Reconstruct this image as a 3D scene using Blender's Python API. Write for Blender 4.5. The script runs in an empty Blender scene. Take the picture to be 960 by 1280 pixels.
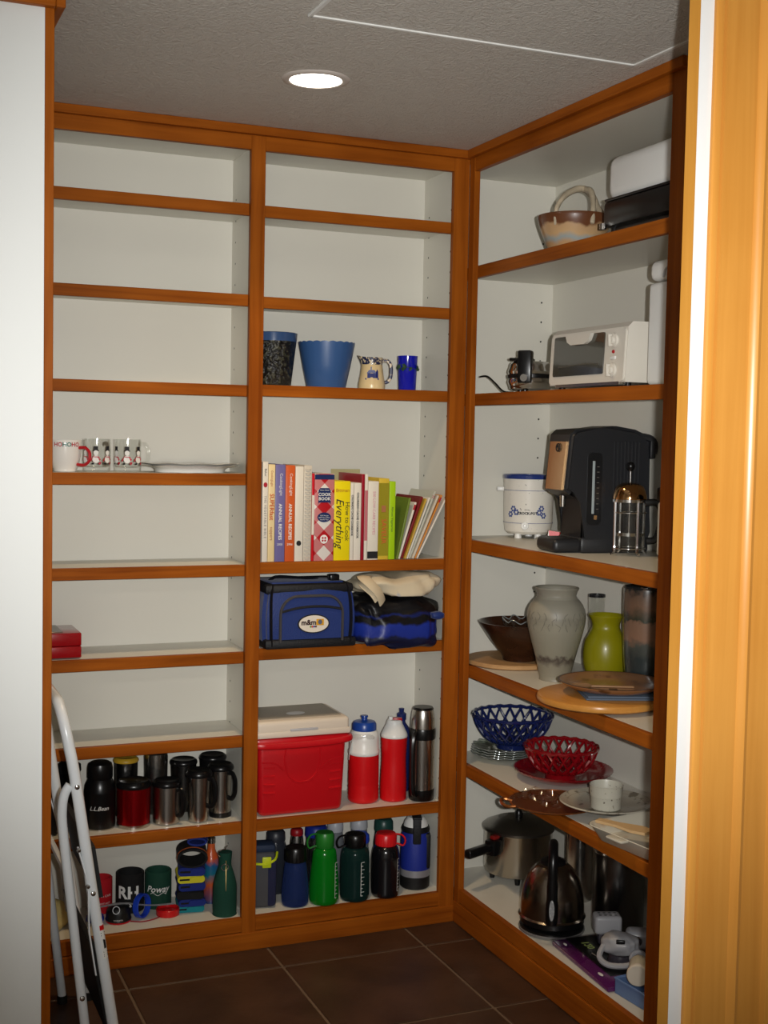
import bpy, bmesh, math, random
from mathutils import Matrix, Vector
random.seed(7)
PI = math.pi
SC = bpy.context.scene
COL = SC.collection

# ------------------------------------------------------------------ camera
cam_d = bpy.data.cameras.new('camera'); cam = bpy.data.objects.new('camera', cam_d); COL.objects.link(cam)
cam_d.sensor_fit = 'VERTICAL'; cam_d.sensor_height = 36.0; cam_d.lens = 45.19; cam_d.clip_start = 0.05
CR, CU, CF = Vector((.9218, -.3872, .0193)), Vector((.0046, .0607, .9981)), Vector((.3876, .92, -.0577))
CP = Vector((-1.8013, -3.6374, 1.5475))
mw = Matrix.Identity(4)
for i in range(3):
    mw[i][0], mw[i][1], mw[i][2], mw[i][3] = CR[i], CU[i], -CF[i], CP[i]
cam.matrix_world = mw
SC.camera = cam

# ------------------------------------------------------------------ world, lights, exposure
w = bpy.data.worlds.new('world'); SC.world = w; w.use_nodes = True
w.node_tree.nodes['Background'].inputs[0].default_value = (.9, .95, 1, 1)
w.node_tree.nodes['Background'].inputs[1].default_value = 0.12
SC.view_settings.view_transform = 'Standard'; SC.view_settings.look = 'None'
SC.view_settings.exposure = 0.0; SC.view_settings.gamma = 1.0; SC.view_settings.use_curve_mapping = False
# the flash unit that lit the photograph, beside the lens
fl_d = bpy.data.lights.new('camera_flash', 'SPOT'); fl = bpy.data.objects.new('camera_flash', fl_d); COL.objects.link(fl)
fl_d.energy = 325; fl_d.color = (1, .995, .975); fl_d.shadow_soft_size = .012
fl_d.spot_size = math.radians(64); fl_d.spot_blend = 1.0
fl.location = CP + CR * .078 + CU * .02 - CF * .02
fl.rotation_euler = (CF + CU * .07).to_track_quat('-Z', 'Y').to_euler()
# the recessed ceiling lamp (bulb)
cl_d = bpy.data.lights.new('recessed_bulb', 'AREA'); cl = bpy.data.objects.new('recessed_bulb', cl_d); COL.objects.link(cl)
cl_d.shape = 'DISK'; cl_d.size = .13; cl_d.energy = 4.2; cl_d.color = (1, .72, .42); cl_d.spread = math.radians(105)
cl.location = (-.706, -.545, 2.425)
# added unseen fill light behind the camera, standing in for kitchen ambient light
kd_d = bpy.data.lights.new('kitchen_fill', 'AREA'); kd = bpy.data.objects.new('kitchen_fill', kd_d); COL.objects.link(kd)
kd_d.shape = 'DISK'; kd_d.size = .5; kd_d.energy = 28; kd_d.color = (1, .97, .92)
kd.location = (-2.3, -4.3, 2.40)

# ------------------------------------------------------------------ materials
def lin(c): return tuple(((v / 255 + .055) / 1.055) ** 2.4 if v / 255 > .04045 else v / 255 / 12.92 for v in c)
MATS = {}
def M(name, rgb=None, rough=.5, metal=0., lin_c=None, trans=0., spec=.5, coat=0., bump=0., bscale=60, var=0., vscale=8, emit=None, estr=0, sheen=0., ior=1.45, alpha=1.):
    if name in MATS: return MATS[name]
    m = bpy.data.materials.new(name); m.use_nodes = True
    nt = m.node_tree; p = nt.nodes['Principled BSDF']
    c = lin_c if lin_c else lin(rgb)
    p.inputs['Base Color'].default_value = (*c, 1)
    p.inputs['Roughness'].default_value = rough; p.inputs['Metallic'].default_value = metal
    p.inputs['Transmission Weight'].default_value = trans; p.inputs['Specular IOR Level'].default_value = spec
    p.inputs['Coat Weight'].default_value = coat; p.inputs['IOR'].default_value = ior
    p.inputs['Sheen Weight'].default_value = sheen; p.inputs['Alpha'].default_value = alpha
    if emit:
        p.inputs['Emission Color'].default_value = (*emit, 1); p.inputs['Emission Strength'].default_value = estr
    if bump or var:
        tc = nt.nodes.new('ShaderNodeTexCoord')
    if bump:
        n = nt.nodes.new('ShaderNodeTexNoise'); n.inputs['Scale'].default_value = bscale; n.inputs['Detail'].default_value = 4
        b = nt.nodes.new('ShaderNodeBump'); b.inputs['Strength'].default_value = bump; b.inputs['Distance'].default_value = .01
        nt.links.new(tc.outputs['Object'], n.inputs['Vector']); nt.links.new(n.outputs['Fac'], b.inputs['Height'])
        nt.links.new(b.outputs['Normal'], p.inputs['Normal'])
    if var:
        n = nt.nodes.new('ShaderNodeTexNoise'); n.inputs['Scale'].default_value = vscale; n.inputs['Detail'].default_value = 6
        r = nt.nodes.new('ShaderNodeValToRGB')
        r.color_ramp.elements[0].position = .35; r.color_ramp.elements[1].position = .65
        r.color_ramp.elements[0].color = (*[v * (1 - var) for v in c], 1); r.color_ramp.elements[1].color = (*[min(1, v * (1 + var)) for v in c], 1)
        nt.links.new(tc.outputs['Object'], n.inputs['Vector']); nt.links.new(n.outputs['Fac'], r.inputs['Fac'])
        nt.links.new(r.outputs['Color'], p.inputs['Base Color'])
    MATS[name] = m
    return m

def wood(name, dark, light, axis, rough=.42, scale=1.0, knots=True, coat=.0):
    """streaky varnished wood with the grain along one axis"""
    if name in MATS: return MATS[name]
    m = bpy.data.materials.new(name); m.use_nodes = True; nt = m.node_tree; p = nt.nodes['Principled BSDF']; L = nt.links.new
    tc = nt.nodes.new('ShaderNodeTexCoord'); mp = nt.nodes.new('ShaderNodeMapping')
    s = [38 * scale] * 3; s[axis] = 1.6 * scale
    mp.inputs['Scale'].default_value = s
    L(tc.outputs['Object'], mp.inputs['Vector'])
    n = nt.nodes.new('ShaderNodeTexNoise'); n.inputs['Scale'].default_value = 1; n.inputs['Detail'].default_value = 5; n.inputs['Roughness'].default_value = .6
    n.inputs['Distortion'].default_value = .6
    L(mp.outputs['Vector'], n.inputs['Vector'])
    n2 = nt.nodes.new('ShaderNodeTexNoise'); n2.inputs['Scale'].default_value = 3.5; n2.inputs['Detail'].default_value = 2
    L(tc.outputs['Object'], n2.inputs['Vector'])
    mx = nt.nodes.new('ShaderNodeMath'); mx.operation = 'MULTIPLY_ADD'; mx.inputs[1].default_value = .6
    L(n.outputs['Fac'], mx.inputs[0])
    ms = nt.nodes.new('ShaderNodeMath'); ms.operation = 'MULTIPLY'; ms.inputs[1].default_value = .4
    L(n2.outputs['Fac'], ms.inputs[0]); L(ms.outputs[0], mx.inputs[2])
    r = nt.nodes.new('ShaderNodeValToRGB'); r.color_ramp.elements[0].position = .33; r.color_ramp.elements[1].position = .66
    r.color_ramp.elements[0].color = (*dark, 1); r.color_ramp.elements[1].color = (*light, 1)
    L(mx.outputs[0], r.inputs['Fac']); out = r.outputs['Color']
    if knots:
        v = nt.nodes.new('ShaderNodeTexVoronoi'); v.inputs['Scale'].default_value = 2.3
        L(tc.outputs['Object'], v.inputs['Vector'])
        kr = nt.nodes.new('ShaderNodeValToRGB'); kr.color_ramp.elements[0].position = .015; kr.color_ramp.elements[1].position = .05
        kr.color_ramp.elements[0].color = (.28, .22, .2, 1); kr.color_ramp.elements[1].color = (1, 1, 1, 1)
        L(v.outputs['Distance'], kr.inputs['Fac'])
        mm = nt.nodes.new('ShaderNodeMix'); mm.data_type = 'RGBA'; mm.blend_type = 'MULTIPLY'; mm.inputs[0].default_value = 1
        L(out, mm.inputs[6]); L(kr.outputs['Color'], mm.inputs[7]); out = mm.outputs[2]
    L(out, p.inputs['Base Color'])
    p.inputs['Roughness'].default_value = rough; p.inputs['Coat Weight'].default_value = coat; p.inputs['Coat Roughness'].default_value = .25; p.inputs['Specular IOR Level'].default_value = .06
    MATS[name] = m
    return m

def speckle(name, base, spot, rough=.35, scale=60, lo=.28, hi=.34, bump=0):
    """glazed ceramic with small spots"""
    m = M(name, lin_c=base, rough=rough, coat=.4); nt = m.node_tree; p = nt.nodes['Principled BSDF']; L = nt.links.new
    tc = nt.nodes.new('ShaderNodeTexCoord'); n = nt.nodes.new('ShaderNodeTexNoise'); n.inputs['Scale'].default_value = scale; n.inputs['Detail'].default_value = 3
    r = nt.nodes.new('ShaderNodeValToRGB'); r.color_ramp.elements[0].position = lo; r.color_ramp.elements[1].position = hi
    r.color_ramp.elements[0].color = (*spot, 1); r.color_ramp.elements[1].color = (*base, 1)
    L(tc.outputs['Object'], n.inputs['Vector']); L(n.outputs['Fac'], r.inputs['Fac']); L(r.outputs['Color'], p.inputs['Base Color'])
    if bump:
        b = nt.nodes.new('ShaderNodeBump'); b.inputs['Strength'].default_value = bump; b.inputs['Distance'].default_value = .01
        L(n.outputs['Fac'], b.inputs['Height']); L(b.outputs['Normal'], p.inputs['Normal'])
    return m

def zbands(name, stops, rough=.35, noise=.03, nscale=12, axis=2, coat=.3, bump=0.):
    """colour bands along one object axis with wavy borders: stops = [(pos, rgb linear)...] in metres"""
    m = M(name, lin_c=stops[0][1], rough=rough, coat=coat); nt = m.node_tree; p = nt.nodes['Principled BSDF']; L = nt.links.new
    tc = nt.nodes.new('ShaderNodeTexCoord'); sp = nt.nodes.new('ShaderNodeSeparateXYZ'); L(tc.outputs['Object'], sp.inputs[0])
    n = nt.nodes.new('ShaderNodeTexNoise'); n.inputs['Scale'].default_value = nscale; n.inputs['Detail'].default_value = 4; L(tc.outputs['Object'], n.inputs['Vector'])
    ad = nt.nodes.new('ShaderNodeMath'); ad.operation = 'MULTIPLY_ADD'; ad.inputs[1].default_value = noise; L(n.outputs['Fac'], ad.inputs[0]); L(sp.outputs[axis], ad.inputs[2])
    lo = stops[0][0]; hi = stops[-1][0] + 1e-4
    mr = nt.nodes.new('ShaderNodeMapRange'); mr.inputs[1].default_value = lo + noise / 2; mr.inputs[2].default_value = hi + noise / 2; L(ad.outputs[0], mr.inputs[0])
    r = nt.nodes.new('ShaderNodeValToRGB'); r.color_ramp.interpolation = 'LINEAR'
    els = r.color_ramp.elements
    while len(els) < len(stops): els.new(.5)
    for e, (z, c) in zip(els, stops):
        e.position = (z - lo) / (hi - lo); e.color = (*c, 1)
    L(mr.outputs[0], r.inputs['Fac']); L(r.outputs['Color'], p.inputs['Base Color'])
    if bump:
        b = nt.nodes.new('ShaderNodeBump'); b.inputs['Strength'].default_value = bump; b.inputs['Distance'].default_value = .01
        L(n.outputs['Fac'], b.inputs['Height']); L(b.outputs['Normal'], p.inputs['Normal'])
    return m

def clear(name, tint=(1, 1, 1), amount=.86, rough=.03, gloss=(1, 1, 1), milky=False):
    """thin clear glass or plastic: mostly see-through with a fresnel sheen"""
    if name in MATS: return MATS[name]
    m = bpy.data.materials.new(name); m.use_nodes = True; nt = m.node_tree; nt.nodes.clear(); L = nt.links.new
    o = nt.nodes.new('ShaderNodeOutputMaterial'); t = nt.nodes.new('ShaderNodeBsdfTransparent'); t.inputs[0].default_value = (*tint, 1)
    g = nt.nodes.new('ShaderNodeBsdfPrincipled' if milky else 'ShaderNodeBsdfGlossy'); g.inputs[0].default_value = (*gloss, 1); g.inputs['Roughness'].default_value = rough
    mx = nt.nodes.new('ShaderNodeMixShader'); lw_ = nt.nodes.new('ShaderNodeLayerWeight'); lw_.inputs[0].default_value = .5; fr = nt.nodes.new('ShaderNodeMath'); fr.operation = 'POWER'; fr.inputs[1].default_value = 4.0; L(lw_.outputs['Facing'], fr.inputs[0])
    ma = nt.nodes.new('ShaderNodeMath'); ma.operation = 'ADD'; ma.inputs[1].default_value = 1 - amount; ma.use_clamp = True
    L(fr.outputs[0], ma.inputs[0]); L(ma.outputs[0], mx.inputs[0]); L(t.outputs[0], mx.inputs[1]); L(g.outputs[0], mx.inputs[2]); L(mx.outputs[0], o.inputs[0])
    MATS[name] = m
    return m

ALD_D, ALD_L = (.190, .042, .0035), (.40, .108, .0095)
WX, WY, WZ = wood('alder_x', ALD_D, ALD_L, 0), wood('alder_y', ALD_D, ALD_L, 1), wood('alder_z', ALD_D, ALD_L, 2)
FIR = wood('fir_z', (.50, .205, .032), (.62, .285, .055), 2, rough=.3, scale=.8, knots=False, coat=.35)
MEL = M('white_melamine', lin_c=(.70, .675, .595), rough=.38)
ENDP = M('white_end_laminate', lin_c=(.79, .80, .775), rough=.45)
PAINT = M('white_paint', lin_c=(.80, .80, .76), rough=.5, bump=.04, bscale=90)
BLACK = M('black_plastic', (14, 14, 15), rough=.28)
BLACKM = M('black_matt', (12, 12, 13), rough=.6)
STEEL = M('brushed_steel', (190, 186, 180), rough=.24, metal=1)
CHROME = M('chrome', (215, 215, 215), rough=.08, metal=1)
WHITE = M('white_plastic', (226, 226, 222), rough=.35)
WHITEC = M('white_china', (232, 230, 224), rough=.18, coat=.4)
PAGES = M('book_pages', (222, 212, 190), rough=.8)
INK = M('black_ink', (22, 22, 26), rough=.7)
WINK = M('white_ink', (230, 230, 226), rough=.7)
GLASS = clear('clear_glass', (.975, .98, .975), .97)
RED = M('red_plastic', (205, 18, 24), rough=.3)
NAVY = M('navy_nylon', (12, 42, 108), rough=.55, bump=.15, bscale=220, sheen=.2)

# ------------------------------------------------------------------ mesh helpers
def B(): return bmesh.new()
def merge(bm, src, mat4=None):
    mp = {}
    for v in src.verts: mp[v] = bm.verts.new(mat4 @ v.co if mat4 else v.co)
    for f in src.faces:
        try: bm.faces.new([mp[v] for v in f.verts])
        except ValueError: pass
    src.free(); return bm
def box(bm, x0, x1, y0, y1, z0, z1, bev=0, seg=2, taper=None):
    t = B(); bmesh.ops.create_cube(t, size=1)
    for v in t.verts:
        k = 1.0 if (taper is None or v.co.z > 0) else taper
        v.co = Vector(((x0 + x1) / 2 + v.co.x * (x1 - x0) * k, (y0 + y1) / 2 + v.co.y * (y1 - y0) * k, (z0 + z1) / 2 + v.co.z * (z1 - z0)))
    if bev: bmesh.ops.bevel(t, geom=list(t.edges), offset=bev, segments=seg, affect='EDGES', profile=.5)
    return merge(bm, t)
def spline(pts, n=4):
    pts = [Vector(p) for p in pts]; out = []
    for i in range(len(pts) - 1):
        p0, p1, p2, p3 = pts[max(i - 1, 0)], pts[i], pts[i + 1], pts[min(i + 2, len(pts) - 1)]
        for k in range(n):
            t = k / n
            out.append(.5 * ((2 * p1) + (p2 - p0) * t + (2 * p0 - 5 * p1 + 4 * p2 - p3) * t * t + (3 * p1 - p0 - 3 * p2 + p3) * t ** 3))
    out.append(pts[-1]); return out
def lathe(bm, prof, seg=28, sm=0, fn=None, c=(0, 0, 0)):
    if sm:
        zlo = min(z for r, z in prof); prof = [(max(p.x, 0), max(p.y, zlo)) for p in spline([(r, z, 0) for r, z in prof], sm)]
    rings = []
    for r, z in prof:
        if r < 1e-5: rings.append([bm.verts.new((c[0], c[1], c[2] + z))]); continue
        ring = []
        for k in range(seg):
            a = 2 * PI * k / seg; rr, zz = (r, z) if fn is None else fn(a, r, z)
            ring.append(bm.verts.new((c[0] + rr * math.cos(a), c[1] + rr * math.sin(a), c[2] + zz)))
        rings.append(ring)
    for a, b in zip(rings, rings[1:]):
        if len(a) == 1 and len(b) == 1: continue
        for k in range(seg):
            k2 = (k + 1) % seg
            if len(a) == 1: bm.faces.new((a[0], b[k2], b[k]))
            elif len(b) == 1: bm.faces.new((a[k], a[k2], b[0]))
            else: bm.faces.new((a[k], a[k2], b[k2], b[k]))
    return bm
def tube(bm, pts, r, seg=8, closed=False, sm=0, flat=None):
    pts = spline(pts, sm) if sm else [Vector(p) for p in pts]
    n = len(pts); rings = []; up = None
    for i, p in enumerate(pts):
        a = pts[i - 1] if (i or closed) else pts[i]; b = pts[(i + 1) % n] if (i < n - 1 or closed) else pts[i]
        t = (b - a)
        if t.length < 1e-9: t = Vector((0, 0, 1))
        t.normalize()
        if up is None:
            up = Vector((0, 0, 1)) if abs(t.z) < .9 else Vector((1, 0, 0))
        up = up - t * up.dot(t)
        if up.length < 1e-6: up = t.orthogonal()
        up.normalize(); s = t.cross(up)
        rr = r[i * (len(r) - 1) // max(n - 1, 1)] if isinstance(r, (list, tuple)) else r
        ru, rs = (rr, rr) if flat is None else (rr * flat, rr)
        rings.append([bm.verts.new(p + up * (ru * math.cos(2 * PI * k / seg)) + s * (rs * math.sin(2 * PI * k / seg))) for k in range(seg)])
    m = n if closed else n - 1
    for i in range(m):
        a, b = rings[i], rings[(i + 1) % n]
        for k in range(seg): bm.faces.new((a[k], a[(k + 1) % seg], b[(k + 1) % seg], b[k]))
    if not closed:
        bm.faces.new(rings[0][::-1]); bm.faces.new(rings[-1])
    return bm
def ringpts(r, z=0, n=28, c=(0, 0), a0=0, a1=2 * PI, closed=True):
    m = n if closed else n - 1
    return [Vector((c[0] + r * math.cos(a0 + (a1 - a0) * k / m), c[1] + r * math.sin(a0 + (a1 - a0) * k / m), z)) for k in range(n)]
def prism(bm, poly, a0, a1, axis='y'):
    """extrude a 2-D outline; axis y: outline is (x,z); axis x: (y,z); axis z: (x,y)"""
    def P(u, v, a): return (u, a, v) if axis == 'y' else ((a, u, v) if axis == 'x' else (u, v, a))
    A = [bm.verts.new(P(u, v, a0)) for u, v in poly]; Bv = [bm.verts.new(P(u, v, a1)) for u, v in poly]
    n = len(poly)
    for i in range(n): bm.faces.new((A[i], A[(i + 1) % n], Bv[(i + 1) % n], Bv[i]))
    bm.faces.new(A[::-1]); bm.faces.new(Bv)
    return bm
def rrect(x0, x1, z0, z1, r, n=5):
    out = []
    for cx, cz, a in ((x1 - r, z1 - r, 0), (x0 + r, z1 - r, PI / 2), (x0 + r, z0 + r, PI), (x1 - r, z0 + r, 1.5 * PI)):
        out += [(cx + r * math.cos(a + PI / 2 * k / n), cz + r * math.sin(a + PI / 2 * k / n)) for k in range(n + 1)]
    return out
def ellipse(cx, cz, rx, rz, n=24): return [(cx + rx * math.cos(2 * PI * k / n), cz + rz * math.sin(2 * PI * k / n)) for k in range(n)]

def obj(name, bm, mat, parent=None, loc=(0, 0, 0), rot=(0, 0, 0), smooth=40):
    bmesh.ops.recalc_face_normals(bm, faces=bm.faces)
    me = bpy.data.meshes.new(name); bm.to_mesh(me); bm.free()
    if smooth and len(me.polygons):
        me.polygons.foreach_set('use_smooth', [True] * len(me.polygons)); me.set_sharp_from_angle(angle=math.radians(smooth))
    o = bpy.data.objects.new(name, me); COL.objects.link(o); me.materials.append(mat)
    o.location = loc; o.rotation_euler = rot; o.parent = parent
    return o
def tag(o, label, cat, group=None, kind=None):
    if label: o['label'] = label
    if cat: o['category'] = cat
    if group: o['group'] = group
    if kind: o['kind'] = kind
    return o
def thing(name, label, cat, loc=(0, 0, 0), rz=0, group=None):
    o = bpy.data.objects.new(name, None); COL.objects.link(o); o.empty_display_size = .05
    o.location = loc; o.rotation_euler = (0, 0, math.radians(rz))
    return tag(o, label, cat, group)
def struct(name, bm, mat, smooth=0):
    o = obj(name, bm, mat, smooth=smooth); o['kind'] = 'structure'; return o
def text(name, body, size, mat, parent, fn, align='CENTER', shear=0, spacing=1, bold=0):
    cu = bpy.data.curves.new('lettering', 'FONT'); cu.body = body; cu.size = size; cu.align_x = align; cu.align_y = 'CENTER'
    cu.shear = shear; cu.space_character = spacing; cu.resolution_u = 2; cu.offset = bold
    t = bpy.data.objects.new('lettering', cu); COL.objects.link(t)
    me = bpy.data.meshes.new_from_object(t); bpy.data.objects.remove(t); bpy.data.curves.remove(cu)
    for v in me.vertices: v.co = fn(v.co.x, v.co.y)
    me.name = name; o = bpy.data.objects.new(name, me); COL.objects.link(o); me.materials.clear(); me.materials.append(mat); o.parent = parent
    return o
def cyl(r, z0, a0=0, cx=0, cy=0):
    """wrap flat lettering round an upright cylinder; a0 is the turn from the front (-Y)"""
    def f(x, y):
        a = -PI / 2 + a0 + x / r
        return Vector((cx + r * math.cos(a), cy + r * math.sin(a), z0 + y))
    return f
def front(y, x0=0, z0=0): return lambda x, z: Vector((x0 + x, y, z0 + z))
def down(y, x0, z0): return lambda x, z: Vector((x0 + z, y, z0 - x))      # lettering that reads down a spine
def flatdecal(bm, poly, fn):
    bm.faces.new([bm.verts.new(fn(x, z)) for x, z in poly]); return bm

# ------------------------------------------------------------------ the room
H = 2.44
TS, TX, TY = .4543, -.1691, -.1512
f = struct('floor', box(B(), -3.2, 1.0, -5.2, .45, -.03, -.003), M('grout', (112, 92, 74), rough=.85))
tile_m = M('slate_tile', lin_c=(.060, .030, .017), rough=.42, bump=.25, bscale=14, var=.30, vscale=5)
tb = box(B(), -TS / 2 + .004, TS / 2 - .004, -TS / 2 + .004, TS / 2 - .004, -.012, 0, .002, 1)
t0 = None
for i in range(-2, 7):
    for j in range(-1, 11):
        x, y = TX - TS * (i - .5), TY - TS * (j - .5)
        if x < -3.1 or x > .6 or y > .4 or y < -5.0: continue
        if t0 is None: t0 = obj('floor_tile', tb, tile_m, f, (x, y, 0), smooth=0)
        else:
            o = t0.copy(); COL.objects.link(o); o.location = (x, y, 0); o.rotation_euler = (0, 0, random.choice((0, PI / 2, PI, -PI / 2))); o.parent = f
# ceiling: knock-down texture
cm = M('ceiling_texture', lin_c=(.60, .57, .52), rough=.5); nt = cm.node_tree; p = nt.nodes['Principled BSDF']; L = nt.links.new
tc = nt.nodes.new('ShaderNodeTexCoord'); n1 = nt.nodes.new('ShaderNodeTexNoise'); n1.inputs['Scale'].default_value = 55; n1.inputs['Detail'].default_value = 8; n1.inputs['Distortion'].default_value = 2.2
L(tc.outputs['Object'], n1.inputs['Vector'])
bp = nt.nodes.new('ShaderNodeBump'); bp.inputs['Strength'].default_value = .55; bp.inputs['Distance'].default_value = .012; L(n1.outputs['Fac'], bp.inputs['Height']); L(bp.outputs['Normal'], p.inputs['Normal'])
struct('ceiling', box(B(), -3.2, 1.0, -5.2, .45, H, H + .05), cm)
struct('wall_back', box(B(), -1.80, .45, .28, .36, 0, H), PAINT)
struct('wall_left', box(B(), -1.85, -1.77, -1.84, .28, 0, H), PAINT)
struct('wall_right', box(B(), .42, .50, -1.84, .28, 0, H), PAINT)
# partition with the wide doorway the picture is taken through
RX, YA, YB = -.52, -1.912, -1.846
bm = B(); box(bm, -.498, .95, YA + .012, YB, 0, H); struct('wall_doorway_right', bm, PAINT)
bm = B(); box(bm, -3.2, -1.98, YA, YB + .006, 0, H); struct('wall_doorway_left', bm, PAINT)
bm = B(); box(bm, -1.98, -.498, YA, YB + .006, 2.36, H); struct('wall_doorway_header', bm, PAINT)
bm = B(); box(bm, -.5525, -.486, -1.920, -1.901, 0, 2.36); struct('trim_1', bm, M('white_reveal', lin_c=(.74, .74, .73), rough=.35))
struct('trim_2', prism(B(), [(-.574, -1.920), (-.5527, -1.920), (-.5527, -1.898), (-.555, -1.898)], 0, 2.36, 'z'), wood('fir_edge', (.40, .175, .026), (.50, .235, .042), 2, knots=False, scale=.9))
# moulded fir casing on the kitchen side: bead, groove, flat, raised back band
cas = [(-.527, -1.9203), (-.527, -1.926), (-.5245, -1.9285), (-.520, -1.930), (-.5145, -1.930), (-.5125, -1.9245), (-.5105, -1.9245), (-.5085, -1.931), (-.446, -1.931), (-.441, -1.937), (-.434, -1.9405), (-.427, -1.938), (-.423, -1.931), (-.375, -1.931), (-.371, -1.939), (-.362, -1.942), (-.350, -1.940), (-.345, -1.9203)]
struct('trim_3', prism(B(), cas, 0, 2.42, 'z'), FIR, 25)
bm = B(); box(bm, -1.98, -1.968, YA, YB, 0, 2.36); struct('trim_4', bm, FIR)
bm = B(); box(bm, -2.08, -1.985, -1.932, YA, 0, 2.36, .004); struct('trim_5', bm, FIR)
bm = B(); box(bm, -2.08, -.53, -1.930, YA - .001, 2.361, 2.42, .004); struct('trim_6', bm, wood('fir_x', (.42, .165, .028), (.55, .25, .05), 0, knots=False))
struct('wall_kitchen_left', box(B(), -3.25, -3.15, -5.2, -1.84, 0, H), PAINT)
struct('wall_kitchen_right', box(B(), .95, 1.02, -5.2, -1.84, 0, H), PAINT)
struct('wall_kitchen_back', box(B(), -3.2, 1.0, -5.25, -5.15, 0, H), PAINT)
# access hatch in the ceiling: a panel set in a thin white bead
h = thing('ceiling_hatch', 'flat access hatch in the textured ceiling outlined by a thin white bead', 'hatch', (-.48, -1.35, H))
obj('hatch_panel', box(B(), -.40, .40, -.35, .335, -.003, 0), cm, h, smooth=0)
for a in ((-.405, .405, .335, .345), (-.405, .405, -.36, -.35), (-.41, -.40, -.36, .345), (.40, .41, -.36, .345)):
    obj('bead', box(B(), *a, -.006, 0, .001, 1), WHITE, h, smooth=0)
# recessed lamp
h = thing('recessed_light', 'round recessed ceiling light glowing white above the shelves', 'light', (-.706, -.545, H))
obj('trim_ring', lathe(B(), [(.066, 0), (.066, -.004), (.070, -.006), (.083, -.003), (.086, 0)], 48), M('lamp_ring', (205, 196, 188), rough=.4), h)
obj('lens', lathe(B(), [(0, -.0035), (.066, -.0035), (.066, -.001), (0, -.001)], 48), M('lamp_lens', (255, 250, 235), emit=(1, .93, .78), estr=9), h)

# ------------------------------------------------------------------ shelving units (local: width along X, face at y=0 looking to -Y, depth along +Y)
def pin_holes(parent, x, ys, z0, z1, side, step=.0645):
    bm = B()
    z = z0
    while z < z1:
        for y in ys:
            c = [bm.verts.new((x + side * .0006, y + .0034 * math.cos(2 * PI * k / 6), z + .0034 * math.sin(2 * PI * k / 6))) for k in range(6)]
            bm.faces.new(c)
        z += step
    o = obj('pin_holes', bm, BLACKM, parent, smooth=0); o['kind'] = 'stuff'
FT = .019
def unit(label, loc, rz, stiles, bays, top, deck, depth, panels, shelf_t=.034, end_panel=None, ang_crown=(0, 0), holes=(), back_x=None):
    """bays: [(x0, x1, [(shelf z)...])] openings with shelf tops; panels: [(x0,x1)] uprights"""
    u = thing('shelving_unit', label, 'shelving unit', loc, rz)
    X0, X1 = stiles[0][0], stiles[-1][1]
    bx0, bx1 = back_x or (panels[0][0], panels[-1][1])
    obj('back_panel', box(B(), bx0, bx1, depth, depth + .008, .02, H - .01), MEL, u, smooth=0)
    ups = []
    for a, b in panels:
        ups.append(obj('side_panel', box(B(), a, b, FT + .0005, depth, .0, H - .01), ENDP if (rz == 90 and not ups) else MEL, u, smooth=0))
    for k, face, side, ys in holes: pin_holes(ups[k], face, ys, .20, 2.3, side)
    for a, b in stiles: obj('stile', box(B(), a, b, 0, FT, .0, H - .002, .0012, 1), WZ, u, smooth=0)
    for k, (a, b) in enumerate(zip(stiles, stiles[1:])):
        obj('top_rail', box(B(), a[1], b[0], .0003, FT, top, H - .002, .001, 1), WX, u, smooth=0)
        obj('bottom_rail', box(B(), a[1], b[0], .0003, FT, deck - .042, deck, .001, 1), WX, u, smooth=0)
        obj('soffit', box(B(), panels[k][1], panels[k + 1][0], FT, depth, top + .016, top + .034), MEL, u, smooth=0)
        obj('deck', box(B(), panels[k][1], panels[k + 1][0], FT, depth, deck - .02, deck), MEL, u, smooth=0)
    obj('plinth', box(B(), X0 + .0045, X1 - .0003, -.004, -.0002, .004, deck - .046, .001, 1), WX, u, smooth=0)
    obj('plinth_core', box(B(), X0, X1, .0004, .015, 0, deck - .044), WX, u, smooth=0)
    obj('crown', box(B(), X0 - ang_crown[0] + .0003, X1 + ang_crown[1] - .0003, -.02, -.0002, 2.414, H - .0005, .003, 2), WX, u, smooth=0)
    for k, zs in enumerate(bays):
        a, b = panels[k][1] + .001, panels[k + 1][0] - .001
        for z in zs:
            s = obj('shelf', box(B(), a, b, FT + .019, depth - .001, z - .020, z), MEL, u, smooth=0)
            obj('nosing', box(B(), a, b, FT + .0005, FT + .0188, z - shelf_t, z, .0015, 1), WX, s, smooth=0)
    return u
ZL = [2.222, 1.9585, 1.694, 1.433, 1.163, .902, .649, .387]
ZR = [2.2205, 1.9555, 1.697, 1.1687, .909, .387]
ZQ = [2.087, 1.690, 1.2308, .8328, .5135]
DB, DQ = .10, .116
unit('wood-framed white shelving unit along the back wall with two bays of shelves', (0, 0, 0), 0,
     [(-1.391, -1.316), (-.7063, -.6629), (-.0534, -.0004)], [ZL, ZR], 2.374, DB, .25, [(-1.335, -1.316), (-.69, -.671), (-.04, -.022)],
     holes=[(1, -.69, -1, (.045, .21)), (2, -.04, -1, (.045, .21))])
unit('deep wood-framed white shelving unit on the right wall holding kitchen appliances and bowls', (0, 0, 0), -90,
     [(0, .034), (1.06, 1.113)], [ZQ], 2.374, DQ, .387, [(-.158, -.14), (1.095, 1.112)], shelf_t=.037, ang_crown=(-.02, .012),
     holes=[(0, -.14, 1, (.055, .345))])
lu = unit('tall shelving unit on the left with a plain white end panel facing the doorway', (-1.396, -.88, 0), 90,
     [(0, .045), (.815, .8585)], [[2.08, 1.69, 1.23, .83, .5]], 2.374, DB, .36, [(.0, .017), (.841, .858)], ang_crown=(.02, 0))
obj('crown', box(B(), -.02, -.0002, .0, .36, 2.414, H - .0005, .003, 2), WY, lu, smooth=0)

# ================================================================== left bay of the back unit
zs = ZL[3]
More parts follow.
